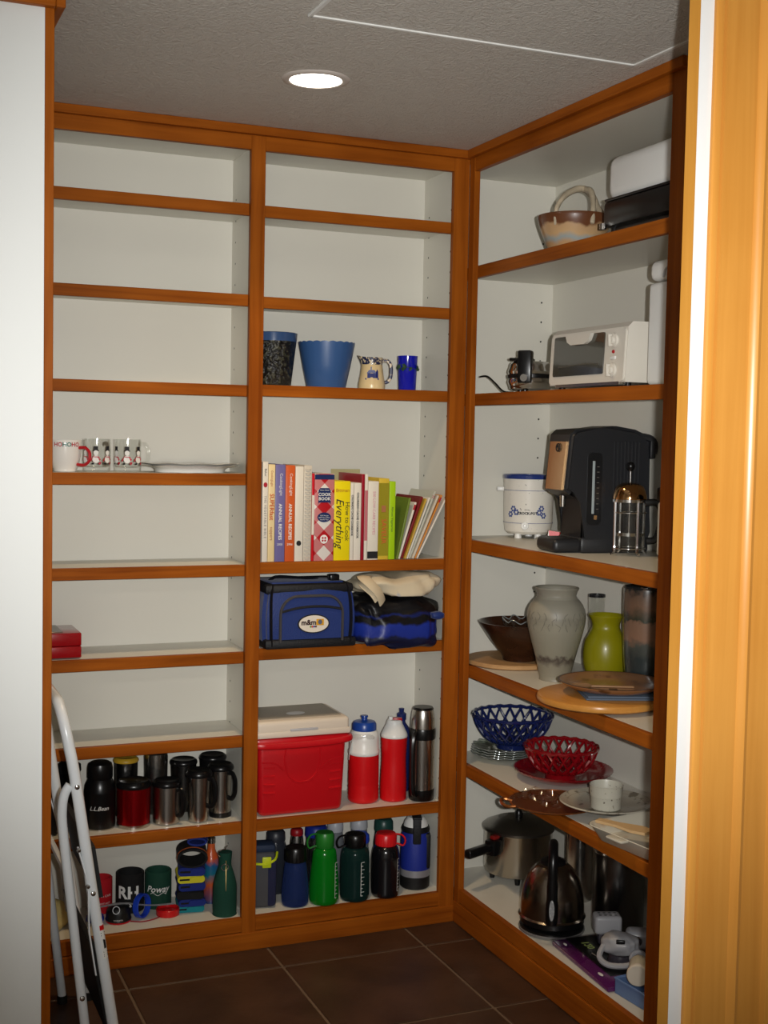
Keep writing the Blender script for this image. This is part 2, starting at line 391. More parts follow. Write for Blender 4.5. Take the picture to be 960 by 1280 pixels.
# --- mugs and platter on the fourth shelf
def handle_d(r, z0, z1, out, ang, tr, bmh=None, flat=None, n=5):
    """a D-shaped mug handle leaving the wall at angle ang"""
    bmh = bmh or B(); ca, sa = math.cos(ang), math.sin(ang); zc = (z0 + z1) / 2; hh = (z1 - z0) / 2
    pts = [(r - .003, z1), (r + out * .55, z1 + .001), (r + out * .95, zc + hh * .55), (r + out, zc), (r + out * .92, zc - hh * .55), (r + out * .5, z0), (r - .004, z0 + .001)]
    return tube(bmh, [(q * ca, q * sa, z) for q, z in pts], tr, 8, sm=n, flat=flat)
h = thing('mug', 'white footed mug printed HO HO HO with a red handle', 'mug', (-1.217, .10, zs), -11)
obj('cup', lathe(B(), [(0, .004), (.028, .004), (.031, 0), (.033, .003), (.033, .007), (.037, .018), (.0425, .040), (.0445, .065), (.0452, .088), (.0435, .089), (.042, .080), (.039, .04), (.030, .014), (0, .012)], 36, 2), WHITEC, h)
obj('handle', handle_d(.042, .020, .068, .036, math.radians(-28), .0048), M('red_glaze', (178, 22, 34), rough=.2, coat=.4), h)
for k, (t, m) in enumerate((('HO', (178, 40, 48)), ('HO', (30, 110, 96)), ('HO', (178, 40, 48)))):
    text('lettering', t, .017, M('mug_ink_%d' % (k % 2), m, rough=.5), h, cyl(.0458, .077, -.42 + k * .56), bold=.0004)
def snow_mug(x, label, ha):
    h = thing('mug', label, 'mug', (x, .10, zs), -12, 'glass mugs with snowmen')
    obj('glass_body', lathe(B(), [(0, .002), (.034, .001), (.0375, .004), (.0395, .016), (.0395, .095), (.0370, .095), (.0365, .018), (.030, .014), (0, .014)], 36), GLASS, h)
    obj('handle', handle_d(.038, .022, .080, .022, math.radians(ha), .0042, flat=1.5), GLASS, h)
    sn, hat, scf = B(), B(), B()
    for a in (-.95, -.05, .85):
        f0 = cyl(.0401, 0, a); f1 = cyl(.0403, 0, a)
        flatdecal(sn, ellipse(0, .037, .010, .011, 12), f0); flatdecal(sn, ellipse(0, .055, .007, .0075, 12), f0)
        flatdecal(hat, [(-.009, .060), (.009, .060), (.009, .062), (.006, .063), (.006, .074), (-.006, .074), (-.006, .063), (-.009, .062)], f1)
        for dx in (-.011, .011): flatdecal(hat, ellipse(dx * .8, .024, .004, .0025, 8), f1)
        flatdecal(scf, [(-.008, .047), (.008, .045), (.014, .036), (.010, .032), (.005, .042), (-.008, .043)], f1)
        flatdecal(scf, [(-.012, .040), (-.008, .043), (-.013, .030), (-.017, .032)], f1)
        flatdecal(scf, [(.011, .030), (.016, .028), (.012, .020), (.007, .024)], f1)
    obj('snowman_print', sn, WINK, h, smooth=0); obj('hat_print', hat, INK, h, smooth=0); obj('scarf_print', scf, M('print_red', (178, 24, 44), rough=.5), h, smooth=0)
snow_mug(-1.127, 'glass mug printed with snowmen standing next to the white HO HO HO mug', 58)
snow_mug(-1.038, 'glass mug printed with snowmen standing nearest to the white platter', -12)
h = thing('platter', 'white china platters stacked with gently wavy rims beside the glass mugs', 'platter', (-.846, .13, zs), 0)
def wavy(a, r, z):
    k = max(0, (r - .09) / .05)
    return r * (1 + .010 * k * math.cos(9 * a)), z + .0012 * k * math.cos(9 * a + 1)
for q in range(2):
    o = obj('plate', lathe(B(), [(0, .010), (.07, .010), (.098, .004), (.100, 0), (.104, 0), (.106, .007), (.116, .014), (.146, .0195), (.147, .0205), (.116, .0165), (.10, .012), (0, .012)], 48, 2, wavy), WHITEC, h, (0, 0, q * .0065))
    o.scale = (1, .74, 1)
# --- red box on the sixth shelf
h = thing('case', 'red lacquered box with a grey metal plate on its lid', 'box', (-1.25, .115, ZL[5]))
RL = M('red_lacquer', (150, 14, 22), rough=.25, coat=.5)
obj('box_body', box(B(), -.065, .072, -.075, .09, .003, .036, .003), RL, h)
obj('lid', box(B(), -.065, .072, -.075, .09, .037, .074, .003), RL, h)
obj('top_plate', box(B(), -.05, .022, -.06, .075, .0735, .077, .001, 1), M('grey_plate', (120, 112, 100), rough=.3, metal=.6), h)
obj('divider_strip', box(B(), -.052, -.049, -.0765, -.074, .003, .074), M('dark_seam', (60, 5, 8), rough=.5), h)
# --- travel mugs and flasks on the eighth shelf
zs = ZL[7]
obj_case = tag(obj('lunch_case', box(B(), -.04, .04, -.07, .07, 0, .185, .012, 3), BLACKM, None, (-1.2745, .135, zs)), 'black soft case standing behind the white step ladder', 'case')
h = thing('travel_mug', 'plain black travel mug between the ladder and the lettered black flask', 'mug', (-1.192, .165, zs), -10)
obj('mug_body', lathe(B(), [(0, 0), (.027, 0), (.028, .004), (.033, .16), (0, .16)], 28), BLACK, h)
obj('mug_lid', lathe(B(), [(.034, .16), (.036, .163), (.035, .18), (.024, .188), (0, .188)], 28), BLACKM, h)
h = thing('flask', 'black flask with a domed cap and white script lettering', 'flask', (-1.110, .112, zs), -11)
obj('flask_body', lathe(B(), [(0, 0), (.040, 0), (.044, .004), (.045, .010), (.045, .105), (.0455, .107), (.045, .112), (.043, .128), (.037, .142), (.035, .146), (0, .146)], 36), BLACK, h)
obj('cap', lathe(B(), [(.034, .146), (.037, .150), (.037, .178), (.034, .190), (.025, .196), (0, .197)], 36), BLACK, h)
obj('steel_foot', lathe(B(), [(0, -.0002), (.043, -.0002), (.0435, .004), (.0, .004)], 36), STEEL, h)
text('lettering', 'L.L.Bean', .017, WINK, h, cyl(.0457, .066, -.05), shear=.35)
def tmug(name, label, x, y, r0, r1, hb, body, lidh, handle=None, foot=None, lidr=None, grp=None, hmat=None, lidmat=None):
    h = thing(name, label, 'mug', (x, y, zs), -14, grp)
    lr = lidr or r1 + .002
    obj('mug_body', lathe(B(), [(0, .001), (r0 - .003, .001), (r0, .003), (r0 + (r1 - r0) * .5, hb * .5), (r1, hb), (r1 - .002, hb), (0, hb - .004)], 36), body, h)
    if foot: obj('foot', lathe(B(), [(0, 0), (r0 + .0015, 0), (r0 + .0018, .003), (r0 + .0015, foot), (r0 - .002, foot + .001), (0, foot)], 36), BLACK if foot > .011 else STEEL, h)
    obj('mug_lid', lathe(B(), [(r1 - .003, hb - .002), (lr, hb + .001), (lr + .001, hb + lidh * .35), (lr - .001, hb + lidh * .7), (lr - .007, hb + lidh), (lr - .012, hb + lidh * .8), (0, hb + lidh * .75)], 36), lidmat or BLACK, h)
    if handle: obj('handle', handle_d(r1 - .001, hb * handle[1], hb * handle[2], handle[0], math.radians(handle[3]), .0058, flat=1.35), hmat or BLACK, h)
    return h
REDM = M('red_metal', (168, 14, 22), rough=.26, metal=.85)
tmug('travel_mug', 'metallic red travel mug with a black lid and steel base', -1.013, .100, .048, .050, .116, REDM, .020, foot=.010, lidr=.0505)
tmug('travel_mug', 'short wide steel mug with a black lid next to the red mug', -.915, .095, .0405, .041, .112, STEEL, .018, (.020, .25, .92, -35))
tmug('travel_mug', 'tall tapered steel mug with a black lid and copper-tinted base', -.822, .080, .030, .034, .136, STEEL, .021, (.022, .35, .95, -25), lidr=.040)
tmug('travel_mug', 'steel mug with black base and big loop handle nearest the centre post', -.745, .112, .0325, .033, .142, STEEL, .019, (.026, .42, .95, -42), foot=.014, lidr=.0395)
GB = 'travel mugs in the back row of the mug shelf'
tmug('travel_mug', 'dark steel mug with a yellow rim behind the red mug', -1.015, .207, .034, .036, .165, M('dark_steel', (120, 118, 116), rough=.25, metal=1), .014, lidmat=M('yellow_rim', (190, 150, 40), rough=.4), grp=GB)
tmug('travel_mug', 'tall steel mug with its lid hidden behind the shelf above', -.924, .205, .034, .037, .185, STEEL, .02, grp=GB)
tmug('travel_mug', 'black-lidded dark mug behind the tall tapered steel mug', -.838, .203, .034, .040, .145, M('dark_steel', (0, 0, 0)), .016, grp=GB)
tmug('travel_mug', 'wide black-lidded mug at the back beside the centre post', -.745, .205, .036, .041, .152, BLACK, .016, grp=GB, lidr=.0425)
# --- bottle sleeves and gadgets on the bottom shelf
zs = DB
FOAM = lambda n, c: M('foam_' + n, c, rough=.85, bump=.1, bscale=300)
def koozie(label, x, y, r, hh, mat, rz=-12):
    h = thing('can_sleeve', label, 'can sleeve', (x, y, zs), rz, 'foam can sleeves standing upright')
    obj('sleeve', lathe(B(), [(0, 0), (r - .002, 0), (r, .002), (r, hh - .003), (r - .003, hh), (r - .006, hh - .003), (r - .007, .006), (0, .006)], 36), mat, h)
    return h
h = koozie('red foam can sleeve with small white lettering', -1.088, .205, .034, .105, FOAM('red', (190, 14, 30)))
text('lettering', 'SEDONA CAFE', .0095, WINK, h, cyl(.0346, .055, .1)); text('lettering', 'HOT HOT HOT', .008, WINK, h, cyl(.0346, .032, .1))
h = koozie('black foam can sleeve with large white letters RH', -1.003, .190, .0425, .118, FOAM('black', (14, 14, 15)))
text('lettering', 'RH', .052, WINK, h, cyl(.0431, .062, -.12), bold=.0015); text('lettering', 'SS', .017, WINK, h, cyl(.0431, .026, -.05), bold=.0006)
h = koozie('dark green foam can sleeve with white script', -.916, .192, .0405, .113, FOAM('green', (14, 62, 46)))
text('lettering', 'Poway', .028, WINK, h, cyl(.0411, .062, -.05), shear=.3, bold=.0004)
obj('underline', tube(B(), [cyl(.0412, .048, 0)(-.025 + .005 * k, .004 * math.sin(k)) for k in range(11)], .0008, 5), WINK, h)
h = thing('squeeze_light', 'small black domed gadget with a steel ring on top and red rim', 'gadget', (-1.054, .108, zs), -12)
obj('dome', lathe(B(), [(0, .004), (.036, .004), (.0365, .014), (.035, .030), (.030, .042), (.020, .048), (0, .050)], 32, 2), M('dome_black', (20, 21, 22), rough=.4), h)
obj('base_rim', lathe(B(), [(0, 0), (.036, 0), (.0375, .002), (.036, .004), (0, .004)], 32), RED, h)
obj('ring', tube(B(), [(-.006 + .010 * math.cos(a), -.030 + .004 * math.sin(a), .042 + .010 * math.sin(a)) for a in [2 * PI * k / 16 for k in range(16)]], .0016, 6, True), M('ring_grey', (120, 120, 120), rough=.4, metal=.5), h)
text('lettering', 'regatta', .010, WINK, h, cyl(.0372, .013, 0))
h = tag(obj('cap_ring', lathe(B(), [(.030, -.008), (.034, -.010), (.036, -.008), (.036, .008), (.034, .010), (.030, .008), (.028, 0), (.030, -.008)], 32), M('ring_blue', (28, 66, 190), rough=.3), None, (-.985, .105, zs + .0375), (math.radians(86), 0, math.radians(44))), 'bright blue plastic ring standing on edge in front of the black sleeve', 'ring')
bm = B(); pts = [(-1.14, .080, .157), (-1.06, .096, .1555), (-1.02, .102, .149), (-.985, .105, .140), (-.94, .112, .131), (-.884, .125, .1245)]
tag(obj('plastic_strap', tube(bm, pts, .0075, 8, sm=3, flat=.16), clear('strap_plastic', (.85, .87, .88), .45, .3, (.6, .62, .64), True), None), 'long grey translucent plastic strap running through the blue ring', 'strap')
h = thing('lid', 'flat red plastic lid with a sunken top lying by the green sleeve', 'lid', (-.905, .110, zs), 0)
obj('lid_rim', lathe(B(), [(0, .002), (.033, .002), (.0345, 0), (.035, .002), (.035, .018), (.033, .020), (.030, .018), (.029, .012), (.012, .012), (.008, .016), (0, .016)], 36), RED, h)
tag(obj('cord', tube(B(), [(-1.022, .085, zs + .002), (-.99, .070, zs + .002), (-.95, .080, zs + .002), (-.93, .098, zs + .0025), (-.936, .125, zs + .003)], .0017, 6, sm=5), M('cord_red', (150, 16, 26), rough=.6)), 'thin red cord between the domed gadget and the red lid', 'cord')
tag(obj('disc', lathe(B(), [(0, 0), (.026, 0), (.027, .006), (.025, .014), (.018, .015), (.016, .010), (0, .010)], 28), M('ring_blue', None), None, (-1.118, .135, zs)), 'small blue disc lid beside the foot of the red sleeve', 'lid')
def pouf(r, hh, a=.12, s=3.0):
    return lambda an, rr, z: (rr * (1 + a * math.sin(s * an + z * 40)), z)
tag(obj('cloth_bundle', lathe(B(), [(0, 0), (.04, .001), (.052, .02), (.05, .05), (.035, .075), (0, .085)], 24, 2, pouf(.05, .08)), M('yellow_cloth', (205, 185, 120), rough=.9), None, (-1.25, .12, zs)), 'pale yellow cloth bundle tucked behind the ladder', 'cloth')
# folded sleeves, one on the other
NV, YL, TL, BK = FOAM('navy', (20, 40, 120)), FOAM('yellow', (214, 206, 40)), FOAM('teal', (18, 130, 140)), FOAM('black', None)
lay = [('teal folded foam sleeve at the bottom of the folded stack', TL, .020), ('navy folded foam sleeve lying directly on the teal one', NV, .022), ('black folded foam sleeve in the middle of the folded stack', BK, .024), ('navy folded foam sleeve lying directly on the black one', NV, .026), ('yellow folded foam sleeve in the folded stack', YL, .022), ('navy folded foam sleeve under the black rolled sleeve', NV, .026)]
z = zs
for k, (lb, m, t) in enumerate(lay):
    h = thing('folded_sleeve', lb, 'can sleeve', (-.828 + .003 * math.sin(3 * k), .138 + .004 * math.cos(2 * k), z), -10 + 4 * math.sin(2.3 * k), 'folded foam sleeves in a stack')
    out = rrect(-.042, .040, .0, t, t * .49, 6); inn = rrect(-.036, .034, t * .38, t * .62, t * .11, 6)
    obj('folded_band', prism(B(), [(u, v) for u, v in out], -.045, .05, 'y'), m, h)
    obj('inner_lining', prism(B(), inn, -.0455, -.043, 'y'), BK, h)
    obj('band_front', prism(B(), rrect(-.014 + .002 * k, .036, .002, t - .002, t * .4, 5), -.0485, -.0446, 'y'), m, h)
    z += t
def roll(label, x, y, zc, rx, rz_, ln, m, inner, rz):
    h = thing('rolled_sleeve', label, 'can sleeve', (x, y, zc), rz, 'rolled foam sleeves on the folded stack')
    bm = B(); n = 28
    for (ra, rb, y0, y1, flip) in ((1, 1, -ln / 2, ln / 2, 0),):
        o1 = [bm.verts.new((rx * math.cos(2 * PI * k / n), y0, rz_ * math.sin(2 * PI * k / n))) for k in range(n)]; o2 = [bm.verts.new((rx * math.cos(2 * PI * k / n), y1, rz_ * math.sin(2 * PI * k / n))) for k in range(n)]
        i1 = [bm.verts.new(((rx - .006) * math.cos(2 * PI * k / n), y0, (rz_ - .006) * math.sin(2 * PI * k / n))) for k in range(n)]; i2 = [bm.verts.new(((rx - .006) * math.cos(2 * PI * k / n), y1, (rz_ - .006) * math.sin(2 * PI * k / n))) for k in range(n)]
        for k in range(n):
            q = (k + 1) % n
            bm.faces.new((o1[k], o1[q], o2[q], o2[k])); bm.faces.new((i1[k], i1[q], i2[q], i2[k])); bm.faces.new((o1[k], o1[q], i1[q], i1[k])); bm.faces.new((o2[k], o2[q], i2[q], i2[k]))
    obj('sleeve', bm, m, h)
    bm = B(); n = 40
    obj('stripe', tube(bm, [((rx + .0004) * math.cos(a), -ln * .30, (rz_ + .0004) * math.sin(a)) for a in [2 * PI * k / 36 for k in range(36)]], .004, 6, True, flat=.2), inner, h)
roll('black rolled sleeve with orange stripe on the folded stack', -.826, .135, z + .029, .046, .029, .10, BK, FOAM('orange', (176, 84, 30)), -12)
roll('blue rolled sleeve squeezed under the shelf at the top of the stack', -.802, .15, z + .029 + .029 + .014, .030, .0135, .09, NV, NV, -20)
h = thing('bottle', 'slim bottle with orange and teal print behind the green bottle sleeve', 'bottle', (-.755, .172, zs))
obj('bottle_body', lathe(B(), [(0, 0), (.024, 0), (.026, .004), (.026, .11), (.022, .14), (.012, .165), (.011, .185), (0, .185)], 24, 2), zbands('orange_teal', [(0, lin((20, 60, 110))), (.06, lin((200, 86, 30))), (.085, lin((24, 110, 130))), (.12, lin((24, 90, 140))), (.135, lin((205, 80, 30))), (.185, lin((200, 90, 40)))], noise=.06, nscale=30), h)
obj('cap', lathe(B(), [(0, .184), (.013, .184), (.013, .20), (.006, .205), (.004, .225), (0, .225)], 20), STEEL, h)
h = thing('bottle_sleeve', 'dark green zippered bottle sleeve with a steel ring', 'bottle sleeve', (-.743, .058, zs), -14)
obj('sleeve', lathe(B(), [(0, 0), (.034, 0), (.036, .003), (.036, .075), (.034, .098), (.026, .128), (.020, .146), (.019, .160), (.021, .186), (.020, .190), (.016, .190), (.0, .188)], 32, 2), FOAM('bottle_green', (8, 62, 48)), h)
obj('zipper', tube(B(), [(0.002, -.0215, .168), (.002, -.0212, .150), (.002, -.0285, .125), (.002, -.0352, .098), (.002, -.0368, .080)], [.0044, .0038, .0032, .0026, .001], 6, sm=3, flat=.4), M('zip_brass', (190, 160, 100), rough=.4, metal=.6), h)
obj('zip_ring', tube(B(), [(-.001 + .0105 * math.cos(a), -.026 - .002 * math.sin(a), .150 + .0105 * math.sin(a)) for a in [2 * PI * k / 18 for k in range(18)]], .0014, 6, True), CHROME, h)
tag(obj('carabiner', tube(B(), [(-.765, .034, .285), (-.771, .032, .292), (-.768, .032, .302), (-.758, .034, .305), (-.750, .036, .304), (-.747, .036, .312), (-.742, .038, .314)], .0016, 6, sm=4), CHROME), 'small bent wire hook on top of the green bottle sleeve', 'hook')

# ================================================================== right bay of the back unit
# --- planters, pitcher, tumbler on the third shelf
zs = ZR[2]
h = thing('planter', 'dark bark-textured planter with a blue glazed rim behind the centre post', 'planter', (-.590, .130, zs), 0)
obj('pot', lathe(B(), [(0, 0), (.052, 0), (.055, .004), (.068, .120), (.070, .135)], 40), speckle('bark_glaze', lin((60, 60, 48)), lin((13, 14, 15)), rough=.25, scale=85, lo=.52, hi=.62, bump=.9), h)
obj('rim', lathe(B(), [(.0695, .133), (.0725, .155), (.0735, .160), (.071, .1615), (.068, .155), (.064, .10), (.05, .012), (0, .012)], 40), M('rim_blue', (52, 78, 120), rough=.2, coat=.4), h)
h = thing('planter', 'matt blue planter with a scalloped rim', 'planter', (-.418, .128, zs), 0)
def scal(a, r, z): return (r, z + (.003 * abs(math.cos(11 * a)) if z > .12 else 0))
obj('pot', lathe(B(), [(0, 0), (.058, 0), (.061, .003), (.075, .07), (.0875, .134), (.0878, .138), (.0855, .138), (.073, .07), (.057, .010), (0, .010)], 88, 0, scal), M('matt_blue', (52, 88, 140), rough=.38, coat=.15), h)
h = thing('pitcher', 'small cream pitcher with a blue house print and blue patterned rim', 'pitcher', (-.268, .122, zs), -18)
CRM = M('cream_glaze', (226, 200, 150), rough=.2, coat=.5); DBL = M('delft_blue', (30, 42, 110), rough=.25)
def lip(a, r, z):
    k = max(0, (z - .075) / .025); d = math.cos(a - PI); return (r * (1 + .34 * k * max(0, d) ** 6), z + .006 * k * max(0, d) ** 6)
obj('body', lathe(B(), [(0, 0), (.040, 0), (.042, .004), (.043, .014), (.040, .030), (.036, .055), (.033, .078)], 40, 2, lip), CRM, h)
obj('rim_band', lathe(B(), [(.0331, .077), (.0335, .086), (.0352, .098), (.0345, .100), (.032, .096), (.030, .07), (.03, .02), (0, .012)], 40, 0, lip), speckle('rim_pattern', lin((30, 36, 70)), lin((214, 196, 160)), scale=120, lo=.44, hi=.5), h)
obj('handle', handle_d(.035, .024, .090, .026, 0, .0042, flat=1.3), speckle('handle_pattern', lin((40, 46, 80)), lin((220, 200, 170)), scale=90, lo=.44, hi=.5), h)
pf = cyl(.0405, 0, -.05); bm = B()
for poly in ([(-.018, .030), (.018, .030), (.018, .034), (-.018, .034)], [(-.012, .034), (.010, .034), (.010, .046), (-.012, .046)], [(-.014, .046), (.012, .046), (.006, .054), (-.008, .054)], [(.010, .034), (.016, .034), (.016, .050), (.013, .056), (.010, .050)], [(-.004, .054), (-.001, .054), (-.001, .062), (-.004, .062)]):
    flatdecal(bm, [(x * 1.25, .032 + (z - .032) * 1.25) for x, z in poly], lambda x, z: cyl(.0375 + max(0, (.058 - z)) * .11 + .0012, 0, -.05)(x, z))
obj('house_print', bm, DBL, h, smooth=0)
h = thing('tumbler', 'cobalt blue tumbler wrapped in a small ivy garland', 'tumbler', (-.146, .122, zs), -20)
obj('cup', lathe(B(), [(0, .001), (.026, 0), (.028, .003), (.0325, .110), (.0305, .110), (.026, .010), (0, .009)], 36), M('cobalt', (20, 26, 168), rough=.12, coat=.5), h)
obj('vine', tube(B(), [(.0335 * math.cos(a), .0335 * math.sin(a), .070 + .003 * math.sin(3 * a)) for a in [2 * PI * k / 24 for k in range(24)]], .0012, 5, True), M('vine_green', (40, 62, 40), rough=.7), h)
IVY = M('ivy_leaf', (44, 74, 48), rough=.6)
for k in range(15):
    a = 2 * PI * k / 15 + .2 * math.sin(5 * k); bm = B(); s = .016 + .003 * math.sin(2 * k)
    pts = [(0, -.1), (.5, .15), (.35, .4), (.7, .7), (.2, .75), (0, 1.2), (-.2, .75), (-.7, .7), (-.35, .4), (-.5, .15)]
    c0 = bm.verts.new((0, -.002, .4 * s)); vs = [bm.verts.new((u * s, 0, v * s)) for u, v in pts]
    for q in range(len(vs)): bm.faces.new((c0, vs[q], vs[(q + 1) % len(vs)]))
    obj('ivy_leaf', bm, IVY, h, (.036 * math.cos(a), .036 * math.sin(a), .068 + .004 * math.sin(3 * k)), (math.radians(-25), .9 * math.sin(4 * k), a + PI / 2 + .5 * math.sin(3 * k)), smooth=0)
# --- cookbooks on the fourth shelf
zs = ZR[3]; YS = .032
def book(label, x0, x1, hh, cover, items=(), d=.20, y=YS, lean=0, soft=.0012, x=None, spiral=False):
    """items: (text, size, material, z, mode, dx)"""
    wd = x1 - x0; h = thing('book', label, 'book', ((x0 + x1) / 2, y, zs), 0, 'cookbooks on the fourth shelf')
    if lean: h.rotation_euler = (0, math.radians(lean), 0); h.location.z = zs + abs(math.sin(math.radians(lean))) * wd / 2
    t = min(.0022, wd * .18)
    bm = B()
    box(bm, -wd / 2 + .0003, -wd / 2 + t, 0, d, 0, hh, soft * .4, 1); box(bm, wd / 2 - t, wd / 2 - .0003, 0, d, 0, hh, soft * .4, 1)
    box(bm, -wd / 2 + .0003, wd / 2 - .0003, -.002, .002, 0, hh, soft, 2)
    obj('cover', bm, cover, h)
    obj('pages', box(B(), -wd / 2 + t, wd / 2 - t, .002, d - .004, .003, hh - .004), PAGES, h, smooth=0)
    for it in items:
        if it[0] == 'band':
            _, z0, z1, m = it; obj('spine_band', box(B(), -wd / 2 + .0005, wd / 2 - .0005, -.0026, -.0018, z0, z1), m, h, smooth=0)
        elif it[0] == 'disc':
            _, zc, rx, rz_, m = it; obj('spine_badge', prism(B(), ellipse(0, zc, rx, rz_), -.0030, -.0020, 'y'), m, h, smooth=0)
        else:
            tx, sz, m, zc, mode, dx = it[:6]
            text('spine_title', tx, sz, m, h, (down(-.0032, dx, zc) if mode == 'v' else front(-.0034, dx, zc)), shear=it[6] if len(it) > 6 else 0, spacing=it[7] if len(it) > 7 else 1, bold=it[8] if len(it) > 8 else 0)
    if spiral:
        for k in range(24):
            obj('binding_ring', tube(B(), [((wd / 2 - .004) * math.cos(a), -.001 + .005 * math.sin(a), .012 + k * (hh - .024) / 23) for a in [2 * PI * q / 10 for q in range(10)]], .0013, 5, True), M('comb_white', (196, 190, 178), rough=.4), h)
    return h
CV = lambda n, c, **k: M('cover_' + n, c, rough=k.pop('rough', .35), **k)
ORI = M('ink_orange', (196, 96, 40), rough=.6); GRI = M('ink_grey', (120, 114, 108), rough=.6); PUI = M('ink_pink', (206, 130, 150), rough=.6); RDI = M('ink_red', (176, 24, 40), rough=.6); GNI = M('ink_green', (40, 70, 40), rough=.6)
book('white book titled The Vegetable Bible with a red apple on its spine', -.650, -.6325, .300, CV('white', (226, 220, 206)), [('THE VEGETABLE BIBLE', .0105, GRI, .135, 'v', 0, 0, 1.25), ('Baker', .010, INK, .268, 'v', 0), ('disc', .231, .006, .0075, M('apple_red', (170, 20, 40)))])
book('cream book titled Superfast Suppers in orange letters', -.632, -.6105, .292, CV('cream', (232, 210, 158)), [('SUPERfast', .019, ORI, .165, 'v', 0, 0, 1, .0004), ('suppers', .013, M('ink_brown', (150, 60, 30)), .085, 'v', 0), ('CookingLight', .009, M('ink_brown', None), .250, 'v', 0)])
book('purple hardback titled Annual Recipes 2005', -.610, -.5785, .292, CV('purple', (112, 106, 158)), [('ANNUAL RECIPES', .0138, WINK, .120, 'v', 0, 0, 1, .0003), ('CookingLight', .0125, WINK, .232, 'v', .002), ('2005', .009, WINK, .052, 'h', 0)])
book('orange-red hardback titled Annual Recipes 2006', -.578, -.5475, .290, CV('orange', (206, 92, 40)), [('ANNUAL RECIPES', .0138, WINK, .120, 'v', 0, 0, 1, .0003), ('CookingLight', .0125, WINK, .232, 'v', .002), ('2006', .009, WINK, .052, 'h', 0)])
book('white paperback with a black dot low on its spine', -.547, -.5205, .287, CV('white', None), [('disc', .055, .0075, .008, INK)])
book('white comb-bound cookbook with plastic rings', -.520, -.4945, .290, CV('offwhite', (206, 198, 182)), spiral=True)
book('slim book with red and white spine beside the gingham cookbook', -.494, -.4855, .266, CV('red', (200, 20, 34)), [('band', .08, .20, CV('white', None))])
gm = M('gingham', (190, 40, 48), rough=.3); nt = gm.node_tree; p = nt.nodes['Principled BSDF']; L = nt.links.new
tc = nt.nodes.new('ShaderNodeTexCoord'); mp = nt.nodes.new('ShaderNodeMapping'); mp.inputs['Rotation'].default_value = (0, PI / 4, 0); mp.inputs['Scale'].default_value = (15, 15, 15); L(tc.outputs['Object'], mp.inputs[0])
sx = nt.nodes.new('ShaderNodeSeparateXYZ'); L(mp.outputs[0], sx.inputs[0]); prev = []
for ax in (0, 2):
    fr = nt.nodes.new('ShaderNodeMath'); fr.operation = 'FRACT'; L(sx.outputs[ax], fr.inputs[0])
    gt = nt.nodes.new('ShaderNodeMath'); gt.operation = 'GREATER_THAN'; gt.inputs[1].default_value = .5; L(fr.outputs[0], gt.inputs[0]); prev.append(gt)
ad = nt.nodes.new('ShaderNodeMath'); ad.operation = 'MULTIPLY_ADD'; ad.inputs[1].default_value = .5; L(prev[0].outputs[0], ad.inputs[0])
hf = nt.nodes.new('ShaderNodeMath'); hf.operation = 'MULTIPLY'; hf.inputs[1].default_value = .5; L(prev[1].outputs[0], hf.inputs[0]); L(hf.outputs[0], ad.inputs[2])
r = nt.nodes.new('ShaderNodeValToRGB'); r.color_ramp.interpolation = 'CONSTANT'; e = r.color_ramp.elements
e[0].color = (*lin((224, 218, 210)), 1); e[1].position = .4; e[1].color = (*lin((196, 120, 120)), 1); q = e.new(.8); q.color = (*lin((178, 24, 34)), 1)
L(ad.outputs[0], r.inputs[0]); L(r.outputs[0], p.inputs['Base Color'])
NB = M('ink_navy', (24, 42, 92), rough=.4)
h = book('thick red and white gingham cookbook with a navy label', -.485, -.4215, .265, gm, [('band', .248, .263, NB), ('disc', .133, .022, .015, NB), ('disc', .066, .0125, .0135, WINK)])
obj('spine_label', prism(B(), [(-.020, .172), (-.018, .178), (.016, .178), (.020, .172), (.020, .214), (.014, .222), (-.014, .222), (-.020, .214)], -.0032, -.002, 'y'), NB, h, smooth=0)
text('spine_title', 'COOK', .0135, WINK, h, front(-.0036, 0, .202), bold=.0003); text('spine_title', 'BOOK', .0135, WINK, h, front(-.0036, 0, .189), bold=.0003); text('spine_title', 'Better Homes', .005, WINK, h, front(-.0036, 0, .2155))
for z_, t_ in ((.138, 'NEW Recipes'), (.132, 'NEW Tips & More'), (.126, 'Healthy Ways')): text('spine_title', t_, .0048, WINK, h, front(-.0036, 0, z_))
bm = B()
for qx, qz in ((-.004, .070), (.004, .070), (-.004, .062), (.004, .062)): prism(bm, ellipse(qx, qz, .0032, .0032, 10), -.0036, -.0029, 'y')
obj('badge_mark', bm, RDI, h, smooth=0)
YEL = CV('yellow', (236, 216, 20), rough=.3)
h = book('thick yellow book titled How to Cook Everything', -.421, -.3685, .243, YEL, [('Everything', .036, INK, .115, 'v', -.009, .3), ('How to Cook', .021, INK, .120, 'v', .016), ('Bittman', .014, M('ink_brown', None), .215, 'h', 0)])
tag(obj('brochure', box(B(), -.060, .040, -.001, .001, 0, .275, 0), CV('tan', (186, 176, 130)), None, (-.296, .238, zs)), 'tan brochure sticking up behind the yellow book', 'brochure')
book('white book titled Colorado Cache Cookbook touching the yellow book', -.368, -.3565, .238, CV('white', None), [('COLORADO CACHE COOKBOOK', .0085, INK, .138, 'v', 0, 0, .95, .0003)])
book('white book titled Colorado Cache Cookbook touching the slim red book', -.356, -.3325, .238, CV('white', None), [('COLORADO CACHE COOKBOOK', .0095, INK, .138, 'v', 0, 0, .95, .0003)])
book('slim dark red book between white paperbacks', -.332, -.3215, .265, CV('darkred', (150, 14, 36)))
book('slim white book with a red title stripe beside the dark red one', -.321, -.3105, .265, CV('white', None), [('band', .060, .215, M('pale_red_stripe', (190, 110, 116), rough=.6))])
